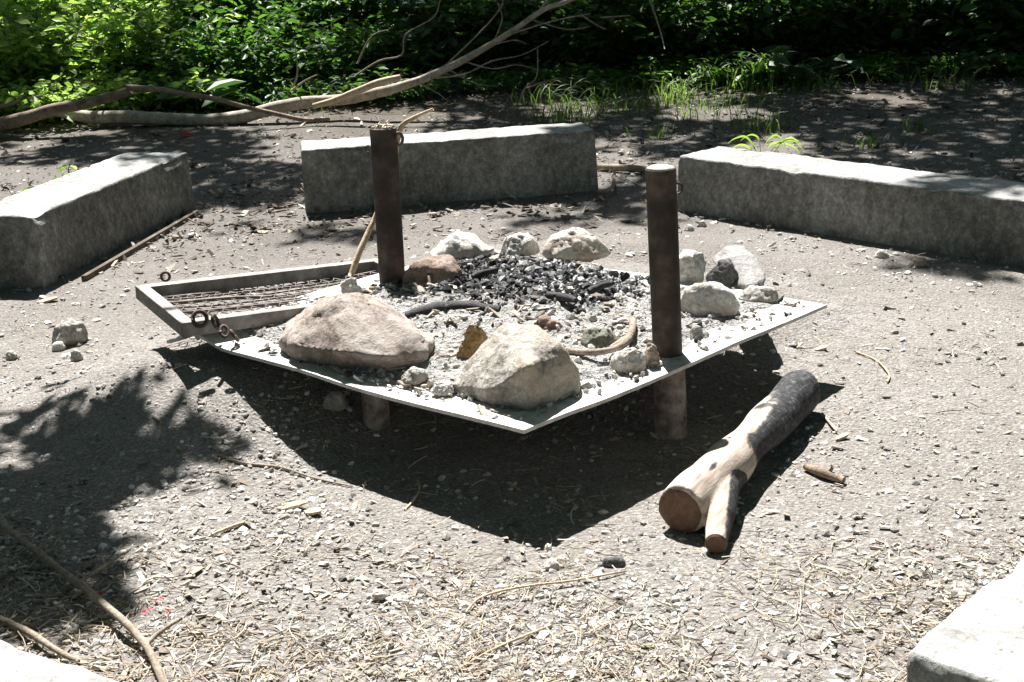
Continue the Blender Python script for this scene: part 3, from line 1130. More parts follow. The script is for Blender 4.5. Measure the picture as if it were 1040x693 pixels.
hull_rock('rock', uvz([(722, 262, .02), (735, 250, .06), (752, 247, .07), (770, 262, .06), (778, 282, .03), (776, 294, .0), (757, 297, .0), (742, 290, .0), (728, 270, .0),
                       (760, 290, .03), (745, 262, .0), (770, 275, .0)], Z), M['rock_slab'],
          'grey slab lying tilted behind the small dark rock', seed=11, amp=0.006, rnd=0, fr=24)
gspecs = [
    (48, 87, 324, 352, 'rock_grey', 'jagged grey stone on the dirt left of the grate', 31, .01, .1, .8),
    (50, 66, 347, 357, 'rock_pale', 'small white stone in front of the jagged grey stone', 32, .003, .35, .8),
    (70, 84, 355, 367, 'rock_grey', 'small grey stone below the jagged grey stone', 33, .003, .3, .8),
    (611, 638, 566, 577, 'rock_dark', 'smooth slate blue pebble on the gravel left of the forked log', 34, .001, .6, .6),
    (889, 905, 253, 263, 'rock_pale', 'white stone on the dirt at the foot of the long right-hand block', 35, .003, .2, .8),
    (925, 945, 262, 272, 'rock_tan', 'tan stone near the dappled foot of the long right-hand block', 36, .003, .2, .8),
    (694, 707, 228, 236, 'rock_pale', 'low white chip at the near corner of the long right-hand block', 37, .002, .15, .8),
    (709, 719, 224, 231, 'rock_pale', 'second white chip beside the first at the block corner', 38, .002, .15, .8),
    (0, 18, 356, 366, 'rock_grey', 'low stone at the dirt edge left of the white stone', 39, .003, .2, .8),
    (375, 394, 600, 611, 'rock_pale', 'pale flat pebble alone on the gravel below the plate shadow', 40, .002, .3, .8),
    (550, 572, 568, 580, 'rock_pale', 'white quartz-like pebble left of the slate blue pebble', 41, .002, .3, .8),
    (323, 356, 396, 418, 'rock_grey', 'grey stone lying in the dark under the plate', 42, .004, .3, .8),
]
for (u0, u1, vt, vb, mat, label, seed, amp, rnd, dr) in gspecs:
    ell_rock(u0, u1, vt, vb, 0, mat, label, seed, amp, rnd, dr, 'stone', 'stone', None, True)

# ------------------------------------------------------------------ ash and charcoal on the plate
n = 260
S, T = np.meshgrid(np.linspace(0.02, 0.985, n), np.linspace(0.03, 0.93, n))
px = PF + S[..., None] * E1 + T[..., None] * E2
U, Vv = proj(px)
emb = np.exp(-(((U - 530) / 105) ** 4 + ((Vv - 292) / 36) ** 4))      # ember heap centre
edge = sm((np.minimum.reduce([S - .03, .985 - S, T - .035, .93 - T]) + .03 * (fbm(S * 12, T * 12, 67, 3) - .5)) / 0.09)
hgt = edge * (0.012 + 0.07 * np.exp(-(((S - .52) / .33) ** 2 + ((T - .52) / .33) ** 2)))
hgt = hgt * (0.7 + 0.6 * fbm(S * 14, T * 14, 51, 4)) + edge * 0.012 * (fbm(S * 55, T * 55, 61, 4) - .5)
bare = fbm(S * 9, T * 9, 71, 3)
hgt = hgt - (1 - edge) * 0.02 * (bare > .42) - 0.006
px[..., 2] += hgt + plate_dz(S, T) + 0.002
dark = emb * 0.85 + 0.08
idx = np.arange(n * n).reshape(n, n)
AF = np.stack([idx[:-1, :-1].ravel(), idx[:-1, 1:].ravel(), idx[1:, 1:].ravel(), idx[1:, :-1].ravel()], 1)
o = mesh_obj('ash', px.reshape(-1, 3), AF, M['ash'], None, True, {'rnd': dark.ravel()})
tag(o, 'pale wood ash heaped over the steel plate', 'ash', kind='stuff')


def on_plate(n, fn):
    s = RNG.uniform(.02, .98, n)
    t = RNG.uniform(.02, .95, n)
    p = PF + s[:, None] * E1 + t[:, None] * E2
    u, v = proj(p)
    k = RNG.uniform(0, 1, n) < fn(u, v)
    s, t, p = s[k], t[k], p[k]
    i = np.clip(((s - .02) / .965 * 259).round().astype(int), 0, 259)
    j = np.clip(((t - .03) / .9 * 259).round().astype(int), 0, 259)
    p[:, 2] = np.maximum(px[j, i, 2], PZ)
    return p


def ember(u, v):
    w = 1.0 + .9 * (fbm(u / 26, v / 10, 711, 3) - .5)
    q = ((u - 532) / 118) ** 2 + ((v - 288) / 34) ** 2
    return np.clip(np.exp(-(q * w) ** 2.2) + .05 * np.exp(-q * .35), 0, 1) * (.35 + .65 * sm((fbm(u / 18, v / 8, 713, 3) - .3) / .2))


pp = on_plate(42000, ember)
k = len(pp)
sz = (0.002 + 0.012 * RNG.uniform(0, 1, k) ** 5.5)[:, None] * RNG.uniform(.35, 1.6, (k, 3))
pp[:, 2] += sz[:, 2] * .5
left = np.clip((proj(pp)[0] - 440) / 180, 0, 1)
rn = np.clip(RNG.uniform(0, 1, k) ** .8 * .85 + .38 * left - .2, 0, 1)
o = bulk('charcoal', M['charcoal'], ICO1, ICO1F, pp, sz, RNG.uniform(0, 6.28, (k, 3)), rn, jit=.45)
tag(o, 'black and grey charcoal lumps heaped in the middle of the ash', 'charcoal', kind='stuff')

pp = on_plate(5000, lambda u, v: .85 - .6 * np.exp(-(((u - 535) / 112) ** 4 + ((v - 290) / 36) ** 4)))
k = len(pp)
sz = (0.002 + 0.013 * RNG.uniform(0, 1, k) ** 5)[:, None] * RNG.uniform(.5, 1.5, (k, 3)) * np.array([1, 1, .6])
pp[:, 2] += sz[:, 2] * .2
o = bulk('rubble', M['litter'], ICO1, ICO1F, pp, sz, RNG.uniform(0, 6.28, (k, 3)), np.clip(RNG.normal(.75, .18, k), 0, 1), jit=.4)
tag(o, 'fine pale stone rubble strewn over the plate edges', 'rubble', kind='stuff')

pp = on_plate(1500, lambda u, v: .6 * (fbm(u / 30, v / 14, 733, 3) > .45) * (1 - .7 * ember(u, v)))
k = len(pp)
L = .006 + .022 * RNG.uniform(0, 1, k) ** 3
sz = np.stack([L, L * RNG.uniform(.15, .5, k), np.full(k, .002)], 1)
pp[:, 2] += .005
o = bulk('wood_scraps', M['chips'], CHIP, CHIPF, pp, sz, np.stack([RNG.uniform(0, 6.28, k), RNG.normal(0, .3, k), RNG.normal(0, .3, k)], 1), np.clip(RNG.normal(.55, .3, k), 0, 1), jit=.5)
tag(o, 'bits of bark and wood scraps among the stones on the fire plate', 'wood scraps', kind='stuff')
for q, (u0, v0, u1, v1, r_, lab_) in enumerate([(424, 336, 446, 331, .018, 'stubby charred stick end between the big tan rock and the yellowish stone'), (556, 300, 585, 305, .014, 'charred stick end in the middle of the embers'),
                                            (480, 282, 505, 274, .013, 'charred stick end in the upper left of the embers'), (598, 296, 622, 288, .012, 'grey burnt stick end in the right part of the embers'), (545, 308, 562, 314, .015, 'short charred lump of branch behind the reddish brown rock')]):
    mb = MB()
    h_ = .075 if q in (1, 2, 3) else .035
    a_, b_ = P(u0, v0, Z + h_), P(u1, v1, Z + h_ + .01)
    mb.tube([a_, a_ * .6 + b_ * .4 + np.array([0, 0, .004]), b_], [r_ * .8, r_, r_ * .75], 9, True, .5, q + 40, sub=4)
    tag(mb.obj('charred_stick', M['soot']), lab_, 'stick')
# charred stick in the embers
mb = MB()
zz = Z + .06
mb.tube([P(412, 322, zz - .01), P(440, 316, zz), P(475, 313, zz + .004), P(508, 316, zz)], [.015, .024, .024, .014], 10, True, .35, 4, sub=5)
tag(mb.obj('charred_stick', M['soot']), 'thick black charred stick lying in the ash in front of the embers', 'stick')
# bent pale stick
mb = MB()
mb.tube([P(576, 356, Z + .03), P(600, 358, Z + .04), P(622, 355, Z + .045), P(636, 347, Z + .05), P(642, 336, Z + .05), P(643, 325, Z + .05)], [.009, .010, .010, .011, .012, .011], 9, True, .15, 5, sub=5)
mb.tube([P(618, 356, Z + .02), P(628, 350, Z + .03), P(637, 343, Z + .035)], [.009, .012, .010], 8, True, .15, 6, sub=4)
tag(mb.obj('bent_stick', M['twig']), 'bent grey-brown stick lying on the plate between the angular rock and near post', 'stick')
# wire hook beside the rear post
mb = MB()
mb.tube([P(408, 279, Z + .02), P(420, 272, Z + .07), P(430, 270, Z + .09), P(435, 280, Z + .08), P(437, 292, Z + .05)], .006, 7, sub=5)
tag(mb.obj('bent_rod', M['hook']), 'thin rusty bent rod hooked over the brown rock at the rear post', 'rod')
# stick leaning behind rear post
mb = MB()
yl = lb[1]
mb.tube([PD(356, 281, yl - .05), PD(366, 254, yl), PD(376, 232, yl + .05), PD(384, 214, yl + .08), PD(400, 165, yl + .1), PD(404, 140, yl + .08), PD(409, 127, yl + .06), PD(424, 118, yl + .02), PD(440, 111, yl)],
        [.011, .011, .010, .010, .009, .011, .010, .007, .005], 8, True, .1, 8, sub=5)
tag(mb.obj('leaning_stick', M['peeled']), 'long thin tan stick leaning behind the rear post, its bent tip above the post top', 'stick')
mb = MB()
for k in range(9):
    a = random.uniform(0, 6.28)
    c = lc + np.array([random.uniform(-.03, .03), random.uniform(-.03, .03), .005])
    d = np.array([math.cos(a), math.sin(a), random.uniform(.1, .8)]) * random.uniform(.03, .07)
    mb.tube([c, c + d * .6, c + d + np.array([0, 0, -.012])], [.0022, .002, .001], 5, a=random.random())
for k in range(14):
    c = lc + np.array([random.uniform(-.035, .035), random.uniform(-.035, .035), .003])
    V_ = ICO1 * np.array([.012, .01, .007]) * random.uniform(.5, 1) + c
    mb.add(V_, [tuple(f) for f in ICO1F], random.random())
tag(mb.obj('straw_tuft', M['straw']), 'little tuft of dry straw and debris on top of the rear post', 'straw')

# ------------------------------------------------------------------ the forked half-burnt log
lr = 0.062
c0, c1 = G(692, 541), G(814, 414)
axis_ = c1 - c0
L_ = np.linalg.norm(axis_)
logo = empty('forked_log', (c0 + c1) / 2)
tag(logo, 'short forked log, pale at the sawn end and charred black at the other', 'log')
nseg = 46
up = np.array([0, 0, 1.0])
side = np.cross(axis_ / L_, up)
mb = MB()
pts, rad = [], []
for i in range(nseg):
    f = i / (nseg - 1)
    r = np.interp(f, [0, .12, .3, .5, .7, .85, .96, 1], [.065, .067, .064, .055, .058, .067, .069, .054])
    zc = np.interp(f, [0, .4, .75, 1], [.062, .072, .072, .068])
    pts.append(c0 + axis_ * f + up * zc + side * 0.012 * math.sin(f * 3.2))
    rad.append(r)
mb.tube(pts, rad, 36, True, .17, 12)
nv = len(mb.V)
# fork stub
f0 = c0 + axis_ * .30 + up * .058 + side * .008
e0 = G(727, 563) + up * .028
mb.tube([f0 + (f0 - e0) * .1, f0 * .6 + e0 * .4 + up * .006, f0 * .25 + e0 * .75, e0], [.05, .045, .033, .027], 22, True, .08, 14, sub=8)
f1 = c0 + axis_ * .40 + up * .06
g1 = c0 + axis_ * .05 + side * .062 + up * .045
mb.tube([f1, f1 * .5 + g1 * .5 + up * .004, g1], [.05, .05, .034], 20, True, .12, 19, sub=8)
tmp_me = bpy.data.meshes.new('log_body')
tmp_me.from_pydata(mb.V, [], mb.F)
tmp = bpy.data.objects.new('log_body', tmp_me)
COL.objects.link(tmp)
rm = tmp.modifiers.new('r', 'REMESH')
rm.mode = 'VOXEL'
rm.voxel_size = 0.0055
smo = tmp.modifiers.new('s', 'SMOOTH')
smo.factor = 0.5
smo.iterations = 5
dg = bpy.context.evaluated_depsgraph_get()
em = tmp.evaluated_get(dg).to_mesh()
V = np.array([v.co[:] for v in em.vertices])
LF = [tuple(p.vertices) for p in em.polygons]
tmp.evaluated_get(dg).to_mesh_clear()
bpy.data.objects.remove(tmp)
bpy.data.meshes.remove(tmp_me)
rel = V - c0
f = rel @ axis_ / L_ ** 2
ctr = c0 + f[:, None] * axis_ + np.array([0, 0, .066])
sd_ = ((V - ctr) @ side) / lr          # + = toward the camera's right
ch = sm((f - .52) / .25) * 0.85 + sm((sd_ - .3) / .5) * sm((f - .3) / .12) * .8 - 0.4 * sm((-sd_ + .1) / .4) * (f < .8)  # far end charred; dark right flank is char plus self-shade in the colour
fd = (e0 - f0) / np.linalg.norm(e0 - f0)
ff = (V - f0) @ fd
fs = (V - f0 - ff[:, None] * fd) @ np.cross(up, fd) / .03
isf = sm((ff + .02) / .06) * (np.linalg.norm(V - f0 - ff[:, None] * fd, axis=1) < .06)
ch = ch * (1 - isf) + isf * sm((fs - .3) / .7) * .85  # strip down the stub's right: char plus shaded side, both in the colour
ch = ch + .9 * np.exp(-((f - .16) / .035) ** 2 - ((sd_ - .42) / .14) ** 2) + .8 * np.exp(-((f - .62) / .03) ** 2 - ((sd_ + .2) / .3) ** 2)
tr = mesh_obj('log_body', V, LF, M['log'], logo, True, {'char': ch})
# sawn ends as separate faces
def disc(c, nrm, r, name, parent, mat, seed, wob=.06, dome=0.0):
    nrm = np.array(nrm) / np.linalg.norm(nrm)
    a = np.cross(nrm, up)
    a /= np.linalg.norm(a)
    b = np.cross(nrm, a)
    V_, F_ = [], []
    rings, seg = 6, 30
    V_.append(np.array(c) + nrm * .004)
    for i in range(1, rings + 1):
        for k in range(seg):
            an = 2 * math.pi * k / seg
            q = 1 + wob * mnoise.noise(Vector((math.cos(an) * 2 + seed, math.sin(an) * 2, 0)))
            rr = r * i / rings * q
            V_.append(np.array(c) + nrm * (.004 - .005 * (i == rings)) + a * rr * math.cos(an) + b * rr * math.sin(an))
    for k in range(seg):
        F_.append((0, 1 + k, 1 + (k + 1) % seg))
    for i in range(rings - 1):
        for k in range(seg):
            k2 = (k + 1) % seg
            F_.append((1 + i * seg + k, 1 + (i + 1) * seg + k, 1 + (i + 1) * seg + k2, 1 + i * seg + k2))
    return mesh_obj(name, V_, F_, mat, parent, False)


disc(pts[0], -axis_, .063, 'cut_end', logo, M['endgrain'], 3, .10)
disc(e0, e0 - f0, .028, 'cut_end', logo, M['endgrain'], 5)

# ------------------------------------------------------------------ fallen branches
def branch(name, label, parts, mat, cat='branch', group=None):
    mb = MB()
    for (pth, rads, sub, rough) in parts:
        mb.tube(pth, rads, 10, True, rough, random.random() * 50, sub=sub)
    return tag(mb.obj(name, M[mat]), label, cat, group)


def pxd(l):
    return [PD(u, v, d) for u, v, d in l]


D0 = 10.2
br = empty('fallen_branch', PD(250, 120, D0))
tag(br, 'long pale fallen branch rising into the undergrowth with bare side twigs', 'branch')
mb = MB()
mb.tube(pxd([(58, 113, 10.3), (90, 119, 10.3), (130, 119, 10.25), (170, 121, 10.2), (210, 122, 10.15), (245, 119, 10.1), (275, 111, 10.1), (310, 104, 10.1), (350, 101, 10.1), (385, 94, 10.0), (410, 87, 10), (440, 76, 10), (480, 56, 10), (520, 32, 10), (552, 10, 10), (575, 2, 10), (610, -12, 10)]),
        [.04, .05, .052, .05, .048, .05, .05, .046, .042, .038, .033, .029, .025, .022, .019, .017, .012], 12, True, .12, 3, sub=4)
mb.obj('stem', M['branch_pale'], br)
for l, r in (([(525, 30, 10), (545, 14, 10), (558, -3, 10), (562, -15, 9.95)], .018), ([(430, 80, 10), (470, 76, 9.9), (500, 62, 9.9), (530, 56, 9.85), (557, 42, 9.85)], .009),
             ([(445, 73, 10), (465, 55, 10.1), (495, 25, 10.2), (510, 5, 10.2), (508, -5, 10.2)], .011), ([(490, 50, 10), (520, 41, 9.9), (535, 45, 9.9)], .007),
             ([(500, 45, 10), (510, 20, 10.1), (505, 2, 10.2)], .008), ([(470, 62, 10), (500, 70, 9.8), (525, 66, 9.8), (548, 72, 9.8)], .008), ([(540, 20, 10), (575, 30, 9.9), (600, 27, 9.9)], .007), ([(455, 70, 10), (480, 84, 9.85), (505, 88, 9.85)], .007), ([(425, 84, 10), (445, 95, 9.9), (455, 103, 9.9)], .007), ([(515, 36, 10), (560, 22, 9.9), (600, 14, 9.9)], .009)):
    mb = MB()
    mb.tube(pxd(l), np.linspace(r * .75, r * .35, len(l)), 7, True, .1, 4, sub=4)
    mb.obj('side_twig', M['twig'], br)
branch('broken_branch', 'thick brown barked branch propped on the pale fallen branch, broken at its raised end',
       [(pxd([(-60, 140, 10.1), (-20, 131, 10.1), (20, 122, 10.05), (55, 111, 10.05), (85, 106, 10.0), (110, 99, 10.0), (134, 92, 9.95)]), [.055, .055, .052, .048, .042, .038, .034], 4, .12)], 'branch_brown')
branch('thin_branch', 'thin dark branch running down from the broken brown branch across the pale one',
       [(pxd([(128, 89, 9.9), (160, 91, 9.9), (190, 96, 9.88), (220, 101, 9.85), (250, 109, 9.85), (285, 117, 9.85), (310, 122, 9.85), (335, 121, 9.85)]), [.024, .022, .02, .02, .018, .018, .016, .01], 4, .1)], 'branch_brown')
branch('peeled_branch', 'short peeled orange-white branch stub lying along the pale fallen branch',
       [(pxd([(318, 108, 9.92), (340, 102, 9.9), (362, 93, 9.88), (385, 84, 9.85), (407, 79, 9.85)]), [.02, .026, .028, .028, .026], 4, .06)], 'peeled')
branch('dead_stick', 'thin grey stick crossing behind the broken brown branch', [(pxd([(-10, 112, 10.4), (20, 103, 10.4), (44, 97, 10.4)]), [.02, .018, .01], 4, .1)], 'twig', 'stick')
branch('dead_stick', 'straight grey stick on the ground between the rear and right blocks', [([G(606, 170, .02), G(640, 171, .03), G(662, 173, .02)], [.022, .022, .02], 4, .1)], 'twig', 'stick')
branch('dead_stick', 'curled dark stick on the ground by the end of the rear block', [([G(606, 195, .02), G(618, 193, .04), G(624, 186, .04), G(622, 180, .02)], [.012, .012, .01, .008], 4, .1)], 'twig', 'stick')
# standing dead twigs in the dark undergrowth
tw = [([(363, 65, 10.6), (372, 45, 10.6), (380, 35, 10.6), (395, 30, 10.6)], 'forked dry twig above the peeled branch stub'),
      ([(360, 78, 10.7), (385, 62, 10.7), (408, 56, 10.7), (412, 35, 10.7), (440, 18, 10.7), (447, 0, 10.7)], 'long crooked dry twig rising out of frame above the pale branch'),
      ([(528, 104, 9.7), (533, 90, 9.7), (545, 78, 9.7), (546, 50, 9.75)], 'dry twig standing on bare soil behind the rear block'),
      ([(535, 90, 9.65), (550, 84, 9.65), (567, 80, 9.65)], 'short dry side twig beside the standing twig behind the rear block'),
      ([(296, 92, 10.2), (302, 75, 10.2), (300, 50, 10.25)], 'thin upright pale twig at the left end of the peeled branch'),
      ([(296, 92, 10.15), (310, 82, 10.2), (322, 76, 10.2)], 'thin slanting pale twig beside the upright one'),
      ([(590, 15, 10.9), (605, 25, 10.9), (615, 30, 10.9)], 'short dry twig slanting in the dark above the rear block'),
      ([(610, 18, 10.9), (640, 16, 10.9)], 'level dry twig in the dark undergrowth above the rear block'),
      ([(660, 0, 10.9), (670, 30, 10.8), (675, 50, 10.7)], 'upright dry twig in the dark left of the bright grass tuft'),
      ([(615, 105, 9.9), (630, 100, 9.9), (645, 102, 9.9)], 'dry curved twig on soil left of the bright grass tuft'),
      ([(845, 70, 10.2), (860, 66, 10.2)], 'small dry twig on the dark bank at right')]
for l, lab in tw:
    branch('dry_twig', lab, [(pxd(l), np.linspace(.009, .004, len(l)), 4, .1)], 'twig', 'twig', 'dry twigs standing in the undergrowth')

# foreground sticks, lower left
branch('bare_stick', 'long bare grey-green stick lying across the shade at the lower left',
       [([G(-30, 505, .02), G(5, 535, .03), G(50, 570, .03), G(95, 605, .04), G(135, 640, .035), G(155, 668, .02), G(168, 700, .012)], [.008, .0085, .0085, .009, .009, .009, .008], 5, .12),
        ([G(148, 655, .025), G(165, 640, .03), G(185, 628, .04)], [.006, .005, .003], 4, .1), ([G(80, 592, .035), G(105, 575, .03), G(130, 560, .02)], [.005, .004, .003], 4, .1)], 'twig', 'stick')
branch('bare_stick', 'short dark stick beside the pale corner of the nearest left block',
       [([G(-10, 625, .012), G(25, 640, .02), G(60, 662, .02), G(80, 672, .012)], [.008, .008, .007, .005], 4, .12)], 'twig', 'stick')
branch('twig', 'thin pale root-like twig on the bare dirt between the leaf shade and plate shadow',
       [([G(218, 460, .004), G(245, 470, .005), G(285, 475, .006), G(320, 486, .005), G(358, 494, .003)], [.003, .004, .004, .0035, .002], 5, .1)], 'twig', 'twig')
branch('twig', 'small curved pale twig on the dirt below the plate shadow', [([G(411, 518, .003), G(420, 508, .006), G(426, 497, .006), G(424, 488, .004)], [.003, .003, .003, .002], 4, .1)], 'peeled', 'twig')
branch('stick', 'stubby grey-brown stick on the gravel right of the log', [([G(818, 474, .012), G(835, 480, .016), G(857, 488, .012)], [.009, .013, .01], 4, .15), ([G(842, 480, .02), G(846, 474, .04)], [.006, .004], 3, .1)], 'branch_brown', 'stick')
branch('twig', 'thin curved twig on the dirt below the right corner of the plate', [([G(868, 357, .005), G(890, 366, .008), G(903, 380, .006), G(901, 388, .004)], [.003, .003, .003, .003], 4, .1)], 'peeled', 'twig')
branch('twig', 'thin dry twig leading away from the charred end of the log', [([G(835, 420, .01), G(845, 432, .01), G(850, 438, .008)], [.004, .004, .003], 4, .1)], 'peeled', 'twig')
branch('twig', 'long arching straw-coloured stalk on the gravel below the plate shadow tip', [([G(473, 622, .006), G(490, 606, .012), G(530, 596, .014), G(580, 590, .012), G(635, 580, .006)], [.0025, .003, .003, .003, .002], 5, .1)], 'peeled', 'twig')
branch('twig', 'long thin stalk at the bottom of the gravel', [([G(465, 680, .004), G(500, 660, .01), G(535, 645, .01), G(560, 635, .006)], [.0025, .003, .003, .002], 5, .1)], 'peeled', 'twig')
branch('twig', 'short brown stick at the edge of the lower left leaf shade', [([G(215, 543, .006), G(235, 535, .008), G(248, 531, .005)], [.004, .005, .004], 4, .1)], 'peeled', 'twig')


def chip(u, v, w, d, ang, label, mat='peeled', name='bark_chip', cat='bark chip'):
    c = G(u, v, .004)
    rs = random.Random(u * 7 + v)
    V_, F_ = [], []
    m = 12
    for zz in (0, .008):
        for k in range(m):
            an = 2 * math.pi * k / m
            r = rs.uniform(.75, 1.05)
            x, y = math.cos(an) * w / 2 * r, math.sin(an) * d / 2 * r
            ca, sa = math.cos(ang), math.sin(ang)
            V_.append(c + np.array([x * ca - y * sa, x * sa + y * ca, zz + .006 * math.sin(x * 40)]))
    F_ = [tuple(range(m))[::-1], tuple(range(m, 2 * m))] + [(k, (k + 1) % m, m + (k + 1) % m, m + k) for k in range(m)]
    return tag(mesh_obj(name, V_, F_, M[mat], None, False), label, cat)


chip(296, 515, .10, .035, .1, 'pale bark flake on the dirt, larger of the two near the leaf shade')
chip(318, 521, .06, .035, -.4, 'smaller pale bark flake beside the larger one near the leaf shade')
chip(562, 464, .06, .02, .1, 'pale wood chip lying in the plate shadow edge') if False else None
chip(855, 445, .05, .022, .4, 'white wood chip beside the charred end of the log')
chip(834, 355, .05, .03, .2, 'pale flat chip on the dirt below the right corner of the plate')
chip(290, 210, .13, .03, .2, 'reddish bark flake on the ground at the left end of the rear block', 'branch_brown')
chip(284, 215, .10, .025, -.2, 'narrow brown bark flake just below the reddish one by the rear block', 'branch_brown')
chip(48, 306, .10, .05, .3, 'pale flake on the dirt below the corner of the left block')


# ------------------------------------------------------------------ foliage
def leaf_arrays(pos, dirs, nrm, ln, wd, rnd):
    """a folded lens-shaped leaf of 6 vertices each"""
    n = len(pos)
    d = dirs / (np.linalg.norm(dirs, axis=1)[:, None] + 1e-9)
    s = np.cross(d, nrm)
    s /= np.linalg.norm(s, axis=1)[:, None] + 1e-9
    u = np.cross(s, d)
    ln, wd = ln[:, None], wd[:, None]
    V = np.empty((n, 6, 3))
    V[:, 0] = pos
    V[:, 1] = pos + d * ln * .35 + s * wd * .5 + u * wd * .14
    V[:, 2] = pos + d * ln * .72 + s * wd * .36 + u * wd * .06
    V[:, 3] = pos + d * ln - u * ln * .12
    V[:, 4] = pos + d * ln * .72 - s * wd * .36 + u * wd * .06
    V[:, 5] = pos + d * ln * .35 - s * wd * .5 + u * wd * .14
    b = (np.arange(n) * 6)[:, None]
    F = np.concatenate([b + np.array([[0, 1, 2, 3]]), b + np.array([[0, 3, 4, 5]])])
    return V.reshape(-1, 3), F, np.repeat(rnd, 6)


def make_shrub(seed, w, h, stems, per, leaf, mat, name, stemmat='stem', droop=.5):
    rs = np.random.default_rng(seed)
    root = empty(name, (0, 0, 0))
    pos, dr, nm, ln = [], [], [], []
    mb = MB()
    for i in range(stems):
        an = rs.uniform(0, 6.28)
        rad = w * .5 * math.sqrt(rs.uniform(0, 1))
        b = np.array([math.cos(an) * rad * .45, math.sin(an) * rad * .45, 0])
        hh = h * rs.uniform(.45, 1.0) * (1 - .25 * (rad / (w * .5)))
        out = np.array([math.cos(an), math.sin(an), 0]) * rad * .9
        pts = [b + out * f ** 1.6 + np.array([rs.normal(0, .015), rs.normal(0, .015), hh * (f - .18 * f ** 3)]) for f in np.linspace(0, 1, 6)]
        mb.tube(pts, np.linspace(.006, .002, 6), 4, False)
        pts, _ = spline(np.array(pts), np.ones(6), 6)
        for k in range(per):
            f = rs.uniform(.1, 1)
            q = pts[min(int(f * (len(pts) - 1)), len(pts) - 1)]
            a2 = rs.uniform(0, 6.28)
            off = rs.uniform(0, .10)
            d = np.array([math.cos(a2), math.sin(a2), rs.uniform(-droop, .35)])
            pos.append(q + d * off)
            dr.append(d)
            nm.append(np.array([rs.normal(0, .6), rs.normal(0, .6) - .25, 1]))
            ln.append(leaf * rs.uniform(.55, 1.25))
    pos, dr, nm, ln = map(np.array, (pos, dr, nm, ln))
    V, F, r = leaf_arrays(pos, dr, nm, ln, ln * rs.uniform(.42, .62, len(ln)), rs.uniform(0, 1, len(ln)))
    mesh_obj('foliage', V, F, M[mat], root, False, {'rnd': r})
    mb.obj('stem', M[stemmat], root)
    return root


PROTO = {}
USED = set()


def put(key, x, y, s, rz, label, cat, group, maker, sz=None):
    if key not in PROTO:
        PROTO[key] = maker()
        o = PROTO[key]
    else:
        o = copy_tree(PROTO[key])
    o.location = (x, y, float(gh(x, y)) - .02)
    o.rotation_euler = (0, 0, rz)
    o.scale = (s, s, s * (sz or 1))
    o['label'] = label
    o['category'] = cat
    if group:
        o['group'] = group
    elif 'group' in o:
        del o['group']
    return o


mk = {
    'bright0': lambda: make_shrub(1, 1.4, 1.2, 70, 26, .105, 'leaf_bright', 'leafy_shrub'),
    'bright1': lambda: make_shrub(2, 1.3, 1.05, 70, 28, .09, 'leaf_bright', 'leafy_shrub'),
    'dark0': lambda: make_shrub(3, 1.5, 1.4, 80, 32, .10, 'leaf_dark', 'leafy_shrub'),
    'dark1': lambda: make_shrub(4, 1.3, 1.0, 60, 30, .12, 'leaf_dark', 'leafy_shrub'),
    'mid0': lambda: make_shrub(13, 1.5, 1.15, 70, 26, .10, 'leaf_mid', 'leafy_shrub'),
    'mid1': lambda: make_shrub(14, 1.3, 1.0, 60, 26, .11, 'leaf_mid', 'leafy_shrub'),
    'low0': lambda: make_shrub(15, .9, .5, 45, 16, .075, 'leaf_bright', 'low_plant'),
    'low1': lambda: make_shrub(16, .8, .4, 40, 14, .08, 'leaf_mid', 'low_plant'),
    'broad': lambda: make_shrub(5, .9, .45, 14, 3, .3, 'leaf_broad', 'broad_leaved_plant', 'stem', .3),
}
rs = random.Random(5)
# bright sunlit shrubs, left back
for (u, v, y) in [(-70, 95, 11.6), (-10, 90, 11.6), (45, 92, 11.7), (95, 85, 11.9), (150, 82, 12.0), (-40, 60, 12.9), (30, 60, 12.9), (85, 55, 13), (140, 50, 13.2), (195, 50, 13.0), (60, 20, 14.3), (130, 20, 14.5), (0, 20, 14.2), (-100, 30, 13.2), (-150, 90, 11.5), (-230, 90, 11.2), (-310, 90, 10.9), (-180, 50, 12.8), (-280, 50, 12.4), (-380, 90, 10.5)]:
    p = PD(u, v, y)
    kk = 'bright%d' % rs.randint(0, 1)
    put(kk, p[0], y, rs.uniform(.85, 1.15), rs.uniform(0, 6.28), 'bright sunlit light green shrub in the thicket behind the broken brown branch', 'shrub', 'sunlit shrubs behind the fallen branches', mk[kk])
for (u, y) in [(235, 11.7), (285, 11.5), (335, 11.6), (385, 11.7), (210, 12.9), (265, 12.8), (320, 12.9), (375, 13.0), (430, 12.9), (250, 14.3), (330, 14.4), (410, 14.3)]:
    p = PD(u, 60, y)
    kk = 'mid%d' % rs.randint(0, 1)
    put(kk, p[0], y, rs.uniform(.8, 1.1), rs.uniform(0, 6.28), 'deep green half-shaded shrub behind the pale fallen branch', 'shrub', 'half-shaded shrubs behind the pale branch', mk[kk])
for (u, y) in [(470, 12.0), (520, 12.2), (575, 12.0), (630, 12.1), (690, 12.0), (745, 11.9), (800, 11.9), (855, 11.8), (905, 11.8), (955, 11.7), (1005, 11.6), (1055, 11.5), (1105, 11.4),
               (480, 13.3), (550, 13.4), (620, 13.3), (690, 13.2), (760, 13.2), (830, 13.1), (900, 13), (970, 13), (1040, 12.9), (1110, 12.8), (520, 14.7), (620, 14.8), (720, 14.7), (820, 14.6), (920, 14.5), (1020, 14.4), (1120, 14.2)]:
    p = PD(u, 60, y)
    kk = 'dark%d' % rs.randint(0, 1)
    put(kk, p[0], y, rs.uniform(.85, 1.2), rs.uniform(0, 6.28), 'very dark leafy shrub in the deep shade behind the rear and right blocks', 'shrub', 'dark shrubs in the deep shade', mk[kk])
